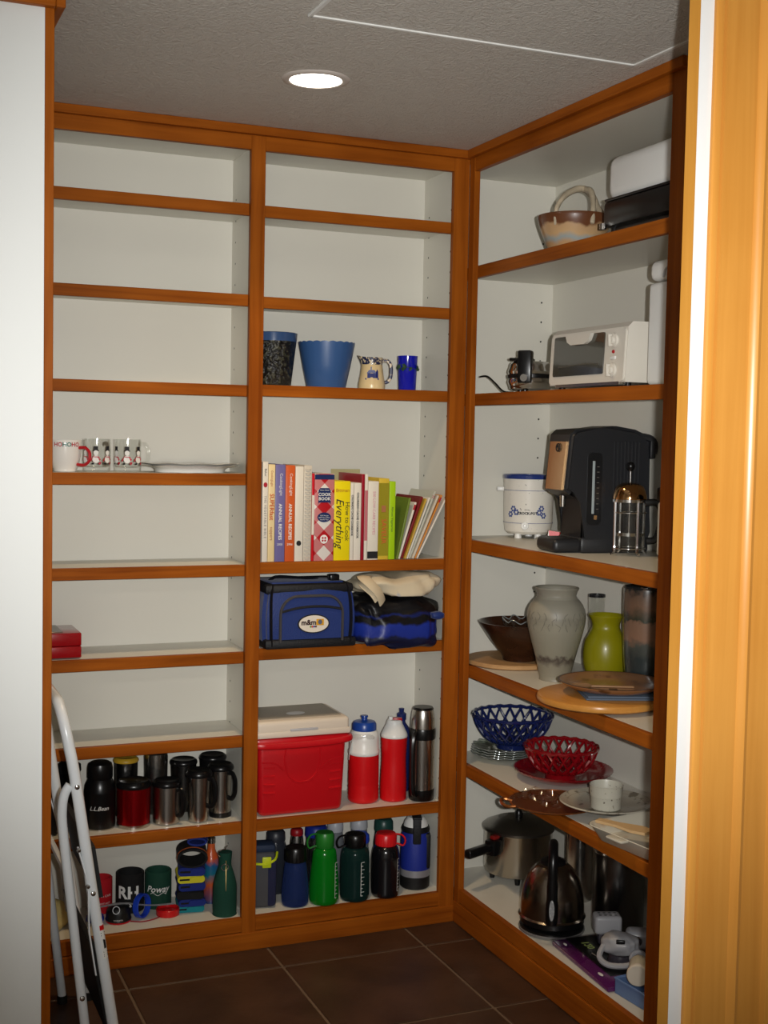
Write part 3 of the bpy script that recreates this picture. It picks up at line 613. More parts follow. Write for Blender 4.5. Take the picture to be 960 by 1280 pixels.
book('white paperback titled 500 Low-Carb Recipes with a black square at its foot', -.310, -.2745, .243, CV('white', None), [('500 LOW-CARB RECIPES', .0125, PUI, .145, 'v', .002), ('band', .004, .026, INK)])
h = book('olive and yellow book with an orange vertical title', -.274, -.2395, .252, CV('mustard', (214, 184, 60)), [('band', .012, .238, CV('olive', (150, 140, 34)))])
text('spine_title', 'SAVEUR', .022, ORI, h, down(-.0036, 0, .088), bold=.0003); obj('spine_picture', box(B(), -.008, .006, -.0036, -.0024, .148, .168), M('pic_brown', (170, 110, 70)), h, smooth=0)
book('lime green book titled Almost Vegetarian', -.239, -.2175, .243, CV('lime', (164, 206, 24)), [('Almost Vegetarian', .0105, GNI, .125, 'v', 0)])
lean = [('thin green magazine leaning behind the lime book', CV('green', (110, 130, 50)), .008, .195, 12), ('thin white magazine with a red top leaning on the lime book', CV('white', None), .007, .185, 17), ('maroon booklet leaning among the magazines', CV('maroon', (120, 30, 34)), .009, .205, 19), ('gold booklet leaning next to the maroon one', CV('gold', (196, 160, 60)), .006, .200, 20), ('white leaflet leaning between gold and grey booklets', CV('white', None), .006, .205, 21), ('pale grey magazine with red numbers leaning in the row', CV('grey', (190, 190, 176)), .007, .228, 22), ('white booklet with a brown edge leaning in the row', CV('offwhite', None), .007, .215, 23), ('orange-edged booklet leaning near the end of the row', CV('orange2', (214, 140, 60)), .006, .218, 24), ('outermost white magazine leaning at the end of the row', CV('white', None), .006, .205, 27)]
x = -.2125
for k, (lb, m, t_, hh, an) in enumerate(lean):
    wx = t_ / math.cos(math.radians(an)) + (.0018 if k else 0)
    h = book(lb, x, x + t_, hh, m, [('band', hh - .025, hh - .008, RDI)] if k in (1, 7) else [], d=.20 - .004 * k, lean=an, y=YS + .003 * (k % 3))
    if k == 5: text('spine_title', '22', .012, RDI, h, front(-.004, 0, hh - .02))
    x += wx
# --- bags on the fifth shelf
zs = ZR[4]
BN = M('black_nylon', (16, 16, 20), rough=.6, bump=.2, bscale=200)
h = thing('cooler_bag', 'blue and black soft cooler bag with an oval candy logo', 'bag', (-.50, .110, zs), 0)
bm = B(); t = B(); bmesh.ops.create_cube(t, size=1); bmesh.ops.subdivide_edges(t, edges=t.edges[:], cuts=6, use_grid_fill=True)
for v in t.verts:
    x_, y_, z_ = v.co
    bul = 1 + .05 * (1 - (2 * z_) ** 2) - .04 * max(0, z_) * 2
    v.co = Vector((x_ * .285 * bul, y_ * .19 * (1 + .08 * (1 - (2 * x_) ** 2)) * bul, (z_ + .5) * .185 + .004 * math.sin(9 * x_) * (z_ > .45)))
bmesh.ops.bevel(t, geom=[e for e in t.edges if e.calc_face_angle(0) > 1.0], offset=.012, segments=2, affect='EDGES')
obj('bag_body', merge(bm, t), NAVY, h)
def arch(x0, x1, z0, z1, r): return [(x0, z0), (x1, z0)] + [(q, v) for q, v in rrect(x0, x1, z0, z1, r, 6)[:14]]
pk = arch(-.100, .098, .028, .158, .055)
obj('front_pocket', prism(B(), pk, -.118, -.094, 'y'), NAVY, h)
tr_ = [(a, -.119, b) for a, b in pk[2:]]
obj('pocket_piping', tube(B(), [(-.100, -.118, .02)] + [(a, -.118, b) for a, b in pk[2:][::-1]] + [(.098, -.118, .02)], .0045, 6), M('piping', (60, 58, 60), rough=.6), h)
obj('pocket_seam', tube(B(), [(-.095, -.1185, .112), (-.05, -.1185, .122), (0, -.1185, .126), (.05, -.1185, .124), (.094, -.1185, .116)], .004, 6, sm=3), BN, h)
obj('base_band', box(B(), -.146, .146, -.116, .098, -.0005, .028, .008), BN, h)
obj('top_flap', box(B(), -.142, .142, -.098, .096, .162, .192, .010, 2), BN, h)
obj('lid_panel', box(B(), -.115, .115, -.075, .08, .190, .197, .003), NAVY, h)
for s in (-1, 1): obj('corner_strap', tube(B(), [(s * .125, -.108, .01), (s * .128, -.112, .08), (s * .126, -.104, .15), (s * .118, -.09, .188)], .012, 8, sm=3, flat=.25), BN, h)
obj('carry_handle', tube(B(), [(-.10, .0, .190), (-.085, -.02, .208), (-.03, -.03, .206), (.03, -.02, .200), (.05, .0, .196)], .012, 8, sm=4, flat=.2), BN, h)
obj('buckle', box(B(), .075, .105, -.07, -.04, .194, .216, .004), BLACK, h)
obj('logo_border', prism(B(), ellipse(.004, .074, .051, .029, 36), -.1206, -.1185, 'y'), BN, h)
obj('logo_oval', prism(B(), ellipse(.004, .074, .047, .0255, 36), -.1216, -.120, 'y'), M('logo_cream', (226, 216, 200), rough=.5), h)
text('logo_lettering', 'm&m', .022, M('ink_darkbrown', (48, 18, 22)), h, front(-.1222, -.012, .078), bold=.0009)
obj('logo_square', box(B(), .012, .036, -.1222, -.1215, .069, .088), M('logo_gold', (214, 156, 30)), h, smooth=0)
obj('logo_square_mark', prism(B(), ellipse(.024, .079, .0065, .0075, 14), -.1226, -.122, 'y'), M('logo_grey', (90, 96, 120)), h, smooth=0)
for k, c in enumerate(((90, 140, 40), (206, 60, 40), (40, 70, 160), (90, 40, 30))):
    obj('logo_dot', prism(B(), ellipse(-.006 + .0055 * k, .0655, .003, .003, 10), -.1224, -.1214, 'y'), M('dot_%d' % k, c), h, smooth=0)
# sagging sports bag with a beige cloth bag on top
h = thing('duffel_bag', 'sagging dark blue and black nylon bag drooping over the shelf edge', 'bag', (-.198, .112, zs), 0)
def blob(sx, sy, sz, top=1, seed=0, cuts=10, droop=0, pw=.7):
    t = B(); bmesh.ops.create_cube(t, size=2); bmesh.ops.subdivide_edges(t, edges=t.edges[:], cuts=cuts, use_grid_fill=True)
    for v in t.verts:
        x_, y_, z_ = v.co; n_ = math.sqrt(x_ * x_ + y_ * y_ + z_ * z_); u = Vector((x_, y_, z_)) / n_
        q = [math.copysign(abs(c) ** pw, c) for c in u]
        wv = .045 * math.sin(5 * u.x + 3 * u.z + seed) + .04 * math.sin(7 * u.z - 4 * u.x + 2 * seed) + .03 * math.sin(11 * u.x + 9 * u.y + seed)
        k = 1 + wv
        v.co = Vector((q[0] * sx * k, q[1] * sy * k, q[2] * sz * (1 + wv)))
    return t
bm = blob(.146, .125, .078, seed=1, cuts=16, pw=.62)
for v in bm.verts:
    x_, y_, z_ = v.co; z_ = z_ + .066
    if y_ < 0 and z_ < .10: y_ *= 1.12 + .28 * max(0, 1 - abs(x_ + .01) / .13) * max(0, (.06 - z_) / .06)
    z_ += .010 * math.sin(30 * x_ + 6) * (y_ < -.06) * (z_ > .05)
    if y_ > -.108: z_ = max(z_, .003)
    else: z_ = max(z_ - .012, -.026 + .25 * abs(x_ + .01) ** 1.5); y_ = max(min(y_ * (1 + .04 * math.sin(40 * z_ + 9 * x_)), -.113), -.140)
    y_ = min(y_, .118); v.co = Vector((x_, y_, min(z_, .1455)))
obj('bag_body', bm, zbands('duffel_nylon', [(-.02, lin((15, 20, 48))), (.018, lin((16, 22, 54))), (.026, lin((20, 40, 128))), (.060, lin((24, 46, 140))), (.068, lin((12, 12, 16))), (.085, lin((12, 12, 16))), (.092, lin((18, 34, 100))), (.098, lin((12, 12, 15))), (.15, lin((12, 12, 15)))], rough=.42, noise=.05, nscale=16, coat=0, bump=.35), h, smooth=60)
bm = B(); t = blob(.022, .016, .012, seed=4, cuts=5); merge(bm, t, Matrix.Translation((.112, -.122, .085))); obj('side_tab', bm, NAVY, h, smooth=60)
h = thing('tote_bag', 'crumpled beige cloth bag with pale blue print lying on the duffel', 'bag', (-.192, .10, zs + .150), 0)
bg = speckle('beige_print', lin((206, 192, 164)), lin((150, 160, 178)), rough=.85, scale=14, lo=.30, hi=.36)
bm = blob(.138, .105, .044, seed=2, cuts=14, pw=.66)
for v in bm.verts:
    x_, y_, z_ = v.co
    z_ = z_ * (.80 + .12 * (x_ / .138)) + .028 + .005 * math.sin(34 * x_ + 20 * y_) + .004 * math.sin(60 * x_)
    if y_ < -.06: z_ -= (.06 + y_) * -.25
    v.co = Vector((x_, min(y_, .12), min(max(z_, -.003), .066)))
obj('cloth', bm, bg, h, smooth=70)
obj('strap', tube(B(), [(-.105, -.045, .055), (-.135, -.085, .058), (-.125, -.120, .04), (-.10, -.128, .012), (-.085, -.122, -.018)], .022, 10, sm=4, flat=.18), bg, h)
obj('strap', tube(B(), [(-.12, -.055, .045), (-.14, -.095, .035), (-.12, -.125, .012), (-.105, -.128, -.01)], .014, 10, sm=4, flat=.2), bg, h)
obj('red_stain', prism(B(), [(.028, .012), (.055, .018), (.062, .028), (.048, .022), (.040, .006), (.036, .016)], -.092, -.089, 'y'), M('stain_brown', (120, 70, 60)), h)
# --- cooler and drink bottles on the sixth shelf
zs = ZR[5]
h = thing('cooler', 'hard-sided red picnic cooler with a cream hinged lid', 'cooler', (-.506, .146, zs), 0)
CR_ = M('cooler_red', (196, 16, 26), rough=.33, bump=.03, bscale=120); CL_ = M('cooler_cream', (222, 208, 190), rough=.4)
obj('tub', box(B(), -.144, .144, -.108, .098, 0, .243, .016, 3, taper=.93), CR_, h)
obj('tub_rim', box(B(), -.149, .149, -.113, .10, .214, .243, .008, 2), CR_, h)
bm = B(); pts = [(-.055, .205), (-.058, .17), (-.048, .13), (-.025, .105), (0, .100), (.025, .105), (.048, .13), (.058, .17), (.055, .205)]
obj('front_emboss', tube(bm, [(x_, -.1065 + (.243 - z_) * .032, z_) for x_, z_ in pts], .004, 6, sm=3), CR_, h)
for s in (-1, 1):
    for k in range(4): obj('side_ridge', tube(B(), [(s * .088, -.1035, .150 - k * .026), (s * .125, -.1030, .152 - k * .026)], .0035, 6), CR_, h)
obj('wing_ridge', tube(B(), [(-.13, -.1045, .168), (-.09, -.1045, .164), (-.06, -.1045, .14)], .003, 6, sm=3), CR_, h); obj('wing_ridge', tube(B(), [(.13, -.1045, .168), (.09, -.1045, .164), (.06, -.1045, .14)], .003, 6, sm=3), CR_, h)
obj('handle', tube(B(), [(-.146, .0, .215), (-.152, -.06, .218), (-.150, -.118, .224), (-.10, -.124, .222), (0, -.125, .221), (.10, -.124, .224), (.150, -.118, .230), (.156, -.06, .228), (.150, .0, .224)], .0085, 8, sm=3, flat=1.2), CR_, h)
obj('lid', box(B(), -.150, .150, -.114, .100, .2435, .296, .012, 3), CL_, h)
obj('lid_skirt', box(B(), -.152, .152, -.116, .101, .244, .263, .004, 2), CL_, h)
obj('lid_panel', box(B(), -.132, .132, -.085, .088, .2935, .2985, .003), M('lid_taupe', (150, 140, 126), rough=.5), h)
obj('lid_emblem', prism(B(), ellipse(0, -.03, .03, .018, 20), .2982, .2992, 'z'), M('emblem_grey', (206, 204, 204), rough=.4), h)
obj('latch', box(B(), -.045, .045, -.1172, -.112, .262, .270, .002), M('latch_grey', (186, 184, 186), rough=.4), h)
h = thing('sports_bottle', 'red and white insulated bottle with a blue pull cap', 'bottle', (-.272, .120, zs), -18)
obj('sleeve', lathe(B(), [(0, 0), (.044, 0), (.048, .004)] + sum([[(.050, .012 + .012 * k), (.0485, .018 + .012 * k)] for k in range(4)], []) + [(.0495, .06), (.0485, .152), (0, .152)], 36), RED, h)
obj('shoulder', lathe(B(), [(.0485, .152), (.050, .155), (.050, .164), (.0475, .167), (.047, .20), (.044, .222), (.038, .229), (0, .229)], 36), WHITE, h)
obj('cap', lathe(B(), [(.036, .228), (.039, .230), (.039, .248), (.034, .256), (.018, .259), (.010, .261), (.009, .268), (.012, .270), (.011, .275), (0, .275)], 32), M('cap_blue', (26, 66, 150), rough=.3), h)
obj('tag_strip', tube(B(), [(-.040, -.030, .20), (-.047, -.028, .17), (-.050, -.030, .14)], .009, 6, sm=2, flat=.12), WHITE, h)
bm = B(); t = blob(.040, .040, .012, seed=6, cuts=6); merge(bm, t, Matrix.Translation((-.004, -.008, .214))); obj('plastic_wrap', bm, clear('wrap', (.97, .97, .97), .85, .2, (.85, .85, .85)), h)
h = thing('sports_bottle', 'tall ribbed red squeeze bottle with a white shoulder and red flip top', 'bottle', (-.174, .105, zs), -18)
rb = [(0, 0), (.040, 0), (.043, .004)] + [(.0425 - .003 * math.exp(-((z_ - .13) / .05) ** 2) + (.0007 if i_ % 2 else -.0002), z_) for i_, z_ in enumerate([.012 + .0062 * k for k in range(31)])] + [(.042, .204), (0, .204)]
obj('bottle_body', lathe(B(), rb, 36), RED, h)
obj('shoulder', lathe(B(), [(.0425, .203), (.0435, .206), (.042, .214), (.032, .234), (.026, .246), (.022, .258), (0, .259)], 32, 2), WHITE, h)
obj('flip_top', box(B(), -.006, .024, -.010, .010, .254, .264, .002), M('flip_red', (176, 20, 30), rough=.3), h)
obj('spout', lathe(B(), [(0, .255), (.008, .255), (.007, .268), (0, .268)], 14, c=(-.012, 0, 0)), WHITE, h)
h = thing('bottle', 'blue bottle with a clear nub hidden behind the red squeeze bottle', 'bottle', (-.110, .195, zs), 0)
obj('bottle_body', lathe(B(), [(0, 0), (.03, 0), (.032, .004), (.032, .2), (.014, .225), (.013, .235), (0, .235)], 24), M('bottle_navy', (26, 40, 96), rough=.3), h)
obj('cap', lathe(B(), [(0, .235), (.016, .235), (.016, .255), (.008, .26), (.009, .272), (0, .274)], 20), M('bottle_navy', None), h)
h = thing('thermos', 'tall steel vacuum flask with black bands and a black handle', 'thermos', (-.0875, .075, zs), -20)
obj('base_band', lathe(B(), [(0, 0), (.038, 0), (.041, .004), (.042, .036), (0, .036)], 36), BLACK, h)
obj('flask_body', lathe(B(), [(0, .036), (.0405, .036), (.041, .04), (.041, .198), (0, .198)], 36), STEEL, h)
obj('collar', lathe(B(), [(0, .198), (.0415, .198), (.0425, .204), (.0425, .226), (.041, .232), (0, .232)], 36), BLACK, h)
obj('cup', lathe(B(), [(.0375, .232), (.040, .233), (.039, .262), (.036, .284), (.033, .293), (0, .294)], 36), STEEL, h)
obj('cup_top', lathe(B(), [(.0335, .2925), (.034, .295), (.031, .300), (0, .301)], 36), BLACK, h)
obj('handle', tube(B(), [(-.022, -.034, .222), (-.029, -.046, .215), (-.034, -.053, .18), (-.034, -.053, .10), (-.031, -.048, .04), (-.022, -.034, .022)], .0085, 8, sm=4, flat=1.3), BLACK, h)
# --- water bottles on the bottom shelf
zs = DB
h = thing('bottle_carrier', 'grey and navy padded bottle carrier with a yellow-green clip', 'carrier', (-.612, .085, zs), -10)
obj('pouch', box(B(), -.038, .034, -.032, .032, 0, .175, .014, 3), M('pouch_grey', (70, 70, 74), rough=.7), h)
obj('mesh_side', box(B(), .004, .036, -.034, .030, .004, .150, .010, 2), M('mesh_navy', (28, 32, 66), rough=.8, bump=.5, bscale=400), h)
obj('rim', box(B(), -.036, .033, -.031, .031, .172, .198, .010, 2), M('rim_navy', (30, 44, 70), rough=.7), h)
obj('clip', box(B(), -.010, .018, -.040, -.033, .128, .162, .003), M('clip_yellow', (196, 210, 30), rough=.4), h)
obj('strap', tube(B(), [(-.035, -.034, .142), (0, -.038, .140), (.030, -.030, .150), (.040, -.005, .165)], .004, 6, sm=3), M('clip_yellow', None), h)
def wide_bottle(label, x, y, r, hb, mat, capm, cap_r, cap_h, loop=None, marks=None, neck=.8, taper=1.0, waist=False):
    h = thing('water_bottle', label, 'bottle', (x, y, zs), -16, 'water bottles on the bottom shelf')
    rt = r * taper; k = .93 if waist else 1
    obj('bottle_body', lathe(B(), [(0, .002), (r * .8, 0), (r * .96, .004), (r, .014), (r * (.96 if waist else 1), hb * .35), (rt * k, hb * .70), (rt * .97 * k, hb * .80), (rt * .88, hb * .92), (cap_r * .92, hb * .97), (cap_r * .9, hb), (0, hb)], 36, 2), mat, h)
    ridg = lambda a, q, z: (q * (1 + .02 * (1 if math.cos(24 * a) > 0 else -1)) if q > cap_r * .97 else q, z)
    obj('cap', lathe(B(), [(cap_r * .95, hb - .004), (cap_r, hb - .002), (cap_r, hb + cap_h * .8), (cap_r * .88, hb + cap_h), (0, hb + cap_h)], 48, 0, ridg), capm, h)
    if loop:
        s = loop; obj('cap_loop', tube(B(), [(s * cap_r * .9, -.004, hb + cap_h * .9), (s * (cap_r + .016), -.012, hb + cap_h * .85), (s * (cap_r + .026), -.014, hb + cap_h * .4), (s * (cap_r + .020), -.012, hb - .004), (s * (cap_r + .004), -.010, hb + .001), (s * cap_r * .9, -.010, hb + .001)], .0028, 6, sm=4), capm, h)
    if marks:
        bm = B()
        for q in range(10):
            w_ = .011 if q % 2 else .006
            box_z = hb * (.12 + .62 * q / 9); ff = cyl(max(r, rt) + .0008, 0, marks)
            flatdecal(bm, [(0, box_z), (w_, box_z), (w_, box_z + .0016), (0, box_z + .0016)], ff)
        flatdecal(bm, [(-.0015, hb * .12), (0, hb * .12), (0, hb * .74), (-.0015, hb * .74)], cyl(max(r, rt) + .0008, 0, marks))
        obj('scale_marks', bm, WINK, h, smooth=0)
    return h
def tinted(n, c, t=.35): return clear('tint_' + n, lin(c), t, .15, lin(c), True)
wide_bottle('small clear blue bottle with a black screw cap', -.517, .062, .042, .140, tinted('blue', (70, 96, 170), .78), BLACK, .034, .040, taper=.88)
wide_bottle('bright green tapered bottle with a green screw cap and loop', -.426, .050, .046, .178, tinted('green', (16, 140, 34), .4), M('cap_green', (36, 120, 40), rough=.35), .029, .042, loop=-1, marks=.75, taper=.86)
wide_bottle('dark teal clear bottle with a black cap and white scale', -.325, .046, .046, .170, tinted('teal', (44, 84, 80), .75), BLACK, .033, .036, loop=-1, marks=.35)
wide_bottle('black bottle with a bright red screw cap and loop', -.222, .043, .045, .165, M('smoke_black', (16, 16, 20), rough=.18, coat=.4), M('cap_red', (206, 24, 30), rough=.3), .034, .034, loop=1, marks=.85)
h = thing('jug', 'blue insulated jug with a silver band and white shoulder', 'jug', (-.100, .085, zs), -20)
obj('jug_base', lathe(B(), [(0, 0), (.044, 0), (.048, .004), (.048, .040), (0, .040)], 36), BLACKM, h)
obj('silver_band', lathe(B(), [(0, .040), (.0485, .040), (.0485, .062), (0, .062)], 36), M('silver_tape', (150, 150, 156), rough=.4, metal=.3), h)
obj('jug_body', lathe(B(), [(0, .062), (.048, .062), (.0485, .070), (.048, .165), (.043, .182), (0, .182)], 36), M('jug_blue', (26, 44, 140), rough=.5, bump=.1, bscale=200), h)
obj('collar', lathe(B(), [(0, .182), (.0445, .182), (.046, .190), (.042, .200), (0, .200)], 36), BLACKM, h)
obj('shoulder', lathe(B(), [(0, .200), (.040, .200), (.036, .215), (.026, .228), (0, .229)], 36), WHITE, h)
obj('strap', box(B(), -.012, .014, -.052, -.030, .150, .232, .004), BN, h)
obj('strap_top', box(B(), -.014, .016, -.05, .03, .228, .237, .003), BN, h)
obj('side_pad', box(B(), .020, .047, -.034, .024, .064, .180, .008, 2), BLACKM, h)
GBK = 'bottles in the back row of the bottom shelf'
def back_bottle(name, label, x, y, r, hb, bm_, cm_, cr_, ch):
    h = thing(name, label, 'bottle', (x, y, zs), 0, GBK)
    obj('bottle_body', lathe(B(), [(0, 0), (r - .003, 0), (r, .004), (r, hb * .75), (r * .9, hb * .9), (cr_ * .95, hb), (0, hb)], 28), bm_, h)
    obj('cap', lathe(B(), [(cr_, hb - .001), (cr_ + .001, hb + .003), (cr_, hb + ch * .75), (cr_ * .8, hb + ch), (0, hb + ch)], 28), cm_, h)
back_bottle('water_bottle', 'smoky grey bottle behind the padded carrier', -.540, .190, .037, .165, tinted('smoke', (60, 64, 74), .4), M('cap_dark', (44, 46, 54), rough=.4), .030, .032)
back_bottle('water_bottle', 'narrow bottle with a red cap behind the small blue bottle', -.466, .20, .024, .172, STEEL, M('cap_red2', (150, 16, 24), rough=.4), .020, .02)
back_bottle('water_bottle', 'steel bottle with a wide blue cap behind the green bottle', -.402, .195, .037, .165, STEEL, M('cap_blue2', (22, 40, 130), rough=.4), .036, .034)
back_bottle('water_bottle', 'bottle with a pale grey cap behind the dark teal bottle', -.330, .212, .029, .168, tinted('pale', (150, 154, 160), .5), M('cap_pale', (176, 178, 184), rough=.4), .026, .033)
back_bottle('water_bottle', 'bottle with a pale grey cap behind the red-capped bottle', -.247, .212, .031, .168, tinted('pale', (0, 0, 0)), M('cap_pale', None), .028, .033)
back_bottle('water_bottle', 'bottle with a bright blue translucent cap between the front and back rows', -.2775, .133, .034, .150, tinted('pale', (0, 0, 0)), M('cap_royal', (40, 70, 190), rough=.25), .033, .028)
back_bottle('water_bottle', 'bottle with a dark teal cap next to the blue jug', -.168, .190, .034, .160, tinted('teal', (0, 0, 0)), M('cap_teal', (30, 66, 60), rough=.35), .031, .038)

# ================================================================== right-hand unit
# --- top shelf: pottery basket and an electric roaster
zs = ZQ[0]
h = thing('pottery_basket', 'brown and sand glazed pottery basket with a forked loop handle', 'basket', (.172, -.345, zs), -30)
obj('bowl', lathe(B(), [(0, 0), (.060, 0), (.066, .004), (.086, .045), (.104, .092), (.108, .112), (.105, .114), (.101, .108), (.082, .05), (.06, .012), (0, .010)], 44, 2), zbands('pottery_glaze', [(0, lin((196, 150, 100))), (.030, lin((186, 146, 104))), (.045, lin((150, 160, 160))), (.060, lin((196, 160, 116))), (.078, lin((186, 150, 110))), (.085, lin((104, 62, 36))), (.115, lin((98, 58, 34)))], noise=.05, nscale=14), h)
PH = M('handle_glaze', (178, 164, 140), rough=.3, coat=.3, var=.25, vscale=25)
obj('handle', tube(B(), [(-.055, -.080, .095), (-.052, -.078, .128), (-.030, -.060, .165), (.004, -.035, .188), (.030, -.015, .190), (.052, .004, .172), (.066, .022, .145), (.080, .040, .132), (.096, .052, .118)], [.0065, .0075, .009, .010, .010, .0095, .009, .008, .007], 10, sm=3), PH, h)
obj('handle_fork', tube(B(), [(.026, -.018, .190), (.044, -.050, .178), (.050, -.072, .145), (.050, -.088, .105), (.049, -.094, .080)], [.010, .009, .008, .007, .006], 10, sm=4), PH, h)
obj('handle_drip', tube(B(), [(-.055, -.083, .105), (-.056, -.086, .088), (-.056, -.086, .078)], [.006, .004, .0025], 8, sm=2), PH, h)
h = thing('electric_roaster', 'white-lidded black electric roaster on short feet at the end of the top shelf', 'roaster', (.215, -.80, zs), -90)
obj('base', box(B(), -.175, .175, -.125, .125, .035, .105, .012, 2), BLACK, h)
obj('steel_pan', box(B(), -.150, .150, -.105, .105, .018, .036, .006), M('pan_dark', (70, 66, 62), rough=.35, metal=.7), h)
obj('lid', box(B(), -.170, .172, -.120, .122, .106, .225, .030, 4), WHITE, h)
obj('lid_edge', box(B(), -.172, .174, -.122, .124, .104, .112, .003), BLACK, h)
for sx in (-.15, .15):
    for sy in (-.10, .10): obj('foot', lathe(B(), [(0, 0), (.011, 0), (.012, .012), (.009, .04), (0, .04)], 16, c=(sx, sy, 0)), BLACK, h)
for sx in (-.12, 0, .12): obj('screw', lathe(B(), [(0, .012), (.004, .012), (.004, .018), (0, .018)], 12, c=(sx, -.08, 0)), CHROME, h)
obj('side_handle', box(B(), -.195, -.172, -.035, .035, .03, .095, .006), BLACK, h)
obj('power_knob', lathe(B(), [(0, 0), (.010, 0), (.010, .016), (0, .016)], 16, c=(-.165, -.128, .03)), STEEL, h)
# --- second shelf: waffle iron, toaster oven, bread machine
zs = ZQ[1]
h = thing('waffle_iron', 'chrome and black waffle iron with a raised handle block', 'waffle iron', (.145, -.155, zs), -42)
obj('lower_shell', lathe(B(), [(0, .010), (.055, .010), (.064, .022), (.066, .048), (0, .048)], 36, 2), CHROME, h)
obj('upper_shell', lathe(B(), [(0, .056), (.066, .056), (.065, .080), (.060, .094), (.045, .098), (0, .098)], 36, 2), CHROME, h)
obj('seam_ring', lathe(B(), [(.050, .047), (.070, .047), (.071, .057), (.050, .057)], 36), BLACK, h)
obj('handle_block', box(B(), -.022, .020, -.085, -.048, .030, .128, .005), BLACK, h)
obj('handle_top', box(B(), -.050, .016, -.075, -.010, .097, .106, .003), BLACK, h)
obj('hinge', box(B(), -.03, .03, .058, .078, .02, .095, .004), BLACK, h)
obj('dial', lathe(B(), [(0, 0), (.011, 0), (.011, .006), (0, .006)], 18), STEEL, h, (.0, -.0865, .045), (PI / 2, 0, 0))
for a in (.6, 2.5, 4.6): obj('foot', lathe(B(), [(0, 0), (.010, 0), (.010, .014), (0, .014)], 12, c=(.046 * math.cos(a), .046 * math.sin(a), 0)), BLACK, h)
tag(obj('power_cord', tube(B(), [(.03, -.040, zs + .052), (.045, -.062, zs + .053), (.06, -.090, zs + .030), (.075, -.115, zs + .006), (.10, -.13, zs + .004), (.11, -.10, zs + .004), (.13, -.075, zs + .004)], .0028, 6, sm=4), BLACK), 'thin black power cord arching beside the waffle iron', 'cord')
h = thing('toaster_oven', 'white toaster oven with a dark glass door and two dials', 'toaster oven', (.175, -.625, zs), -90)
OW = M('oven_white', (214, 208, 196), rough=.38)
side = [(-.125, .012), (-.118, .155), (-.105, .168), (.115, .172), (.120, .165), (.120, .012)]
obj('shell', prism(B(), side, -.185, .195, 'x'), OW, h)
def of(x_, z_, d=0):   # a point on the sloping front
    k = (z_ - .012) / .143; return Vector((x_, -.125 + .007 * k - d, z_))
def fpanel(x0, x1, z0, z1, d0, d1, r=.006):
    bm = B(); pl = rrect(x0, x1, z0, z1, r, 3); A = [bm.verts.new(of(u, v, d0)) for u, v in pl]; C_ = [bm.verts.new(of(u, v, d1)) for u, v in pl]
    for i in range(len(pl)): bm.faces.new((A[i], A[(i + 1) % len(pl)], C_[(i + 1) % len(pl)], C_[i]))
    bm.faces.new(A); bm.faces.new(C_); return bm
obj('front_frame', fpanel(-.182, .192, .014, .152, -.002, .006, .012), OW, h)
gl = obj('door_glass', fpanel(-.160, .098, .036, .146, .005, .009), M('oven_glass', (66, 63, 54), rough=.10, coat=.8), h)
obj('rack_line', tube(B(), [of(-.13, .062, .0095), of(.02, .066, .0095), of(.08, .062, .0095)], .0022, 6), M('rack_grey', (86, 84, 76), rough=.4), gl)  # bent grey rack line laid on the face of the door glass
bm = B(); pl = [(-.085, .146), (.045, .146), (.035, .128), (.015, .119), (-.055, .119), (-.075, .128)]
A = [bm.verts.new(of(u, v, .009)) for u, v in pl]; C_ = [bm.verts.new(of(u, v, .020)) for u, v in pl]
for i in range(6): bm.faces.new((A[i], A[(i + 1) % 6], C_[(i + 1) % 6], C_[i]))
bm.faces.new(A); bm.faces.new(C_); obj('door_handle', bm, OW, h)
for zc in (.122, .044):
    k_ = obj('dial', lathe(B(), [(0, 0), (.019, 0), (.018, .006), (.012, .007), (.011, .014), (0, .014)], 24), OW, h, of(.142, zc, .006), (math.radians(93), 0, 0)); obj('grip', box(B(), -.003, .003, -.016, .016, .008, .020, .001, 1), OW, k_)
obj('pilot_light', lathe(B(), [(0, 0), (.005, 0), (.004, .003), (0, .003)], 12), M('pilot_red', (170, 20, 26), rough=.3), h, of(.142, .092, .0065), (PI / 2, 0, 0))
obj('switch', box(B(), .130, .154, -.131, -.126, .072, .080, .001, 1), WHITE, h)
obj('crumb_tray', box(B(), -.15, .17, -.128, .10, .006, .014), STEEL, h)
for sx in (-.16, .17):
    for sy in (-.10, .10): obj('foot', lathe(B(), [(0, 0), (.010, 0), (.009, .013), (0, .013)], 12, c=(sx, sy, 0)), BLACK, h)
tag(obj('power_cord', tube(B(), [(.25, -.68, zs + .174), (.252, -.665, zs + .20), (.255, -.70, zs + .222), (.26, -.74, zs + .215), (.262, -.775, zs + .190), (.268, -.79, zs + .174)], .0032, 6, sm=5), BLACK), 'black power cord looping over the back of the toaster oven', 'cord')
h = thing('bread_machine', 'tall white bread machine partly hidden by the right post', 'bread machine', (.215, -.952, zs), -90)
obj('housing', box(B(), -.100, .10, -.125, .125, .004, .262, .012, 3), WHITE, h)
obj('lid', box(B(), -.100, .10, -.125, .125, .265, .318, .018, 3), WHITE, h)
obj('lid_grip', tube(B(), [(-.03, -.128, .270), (-.018, -.130, .290), (.01, -.130, .296), (.04, -.130, .290)], .003, 6, sm=3), M('grip_grey', (170, 170, 170)), h)
for sx in (-.08, .08): obj('foot', box(B(), sx - .012, sx + .012, -.10, .10, 0, .006), BLACK, h)
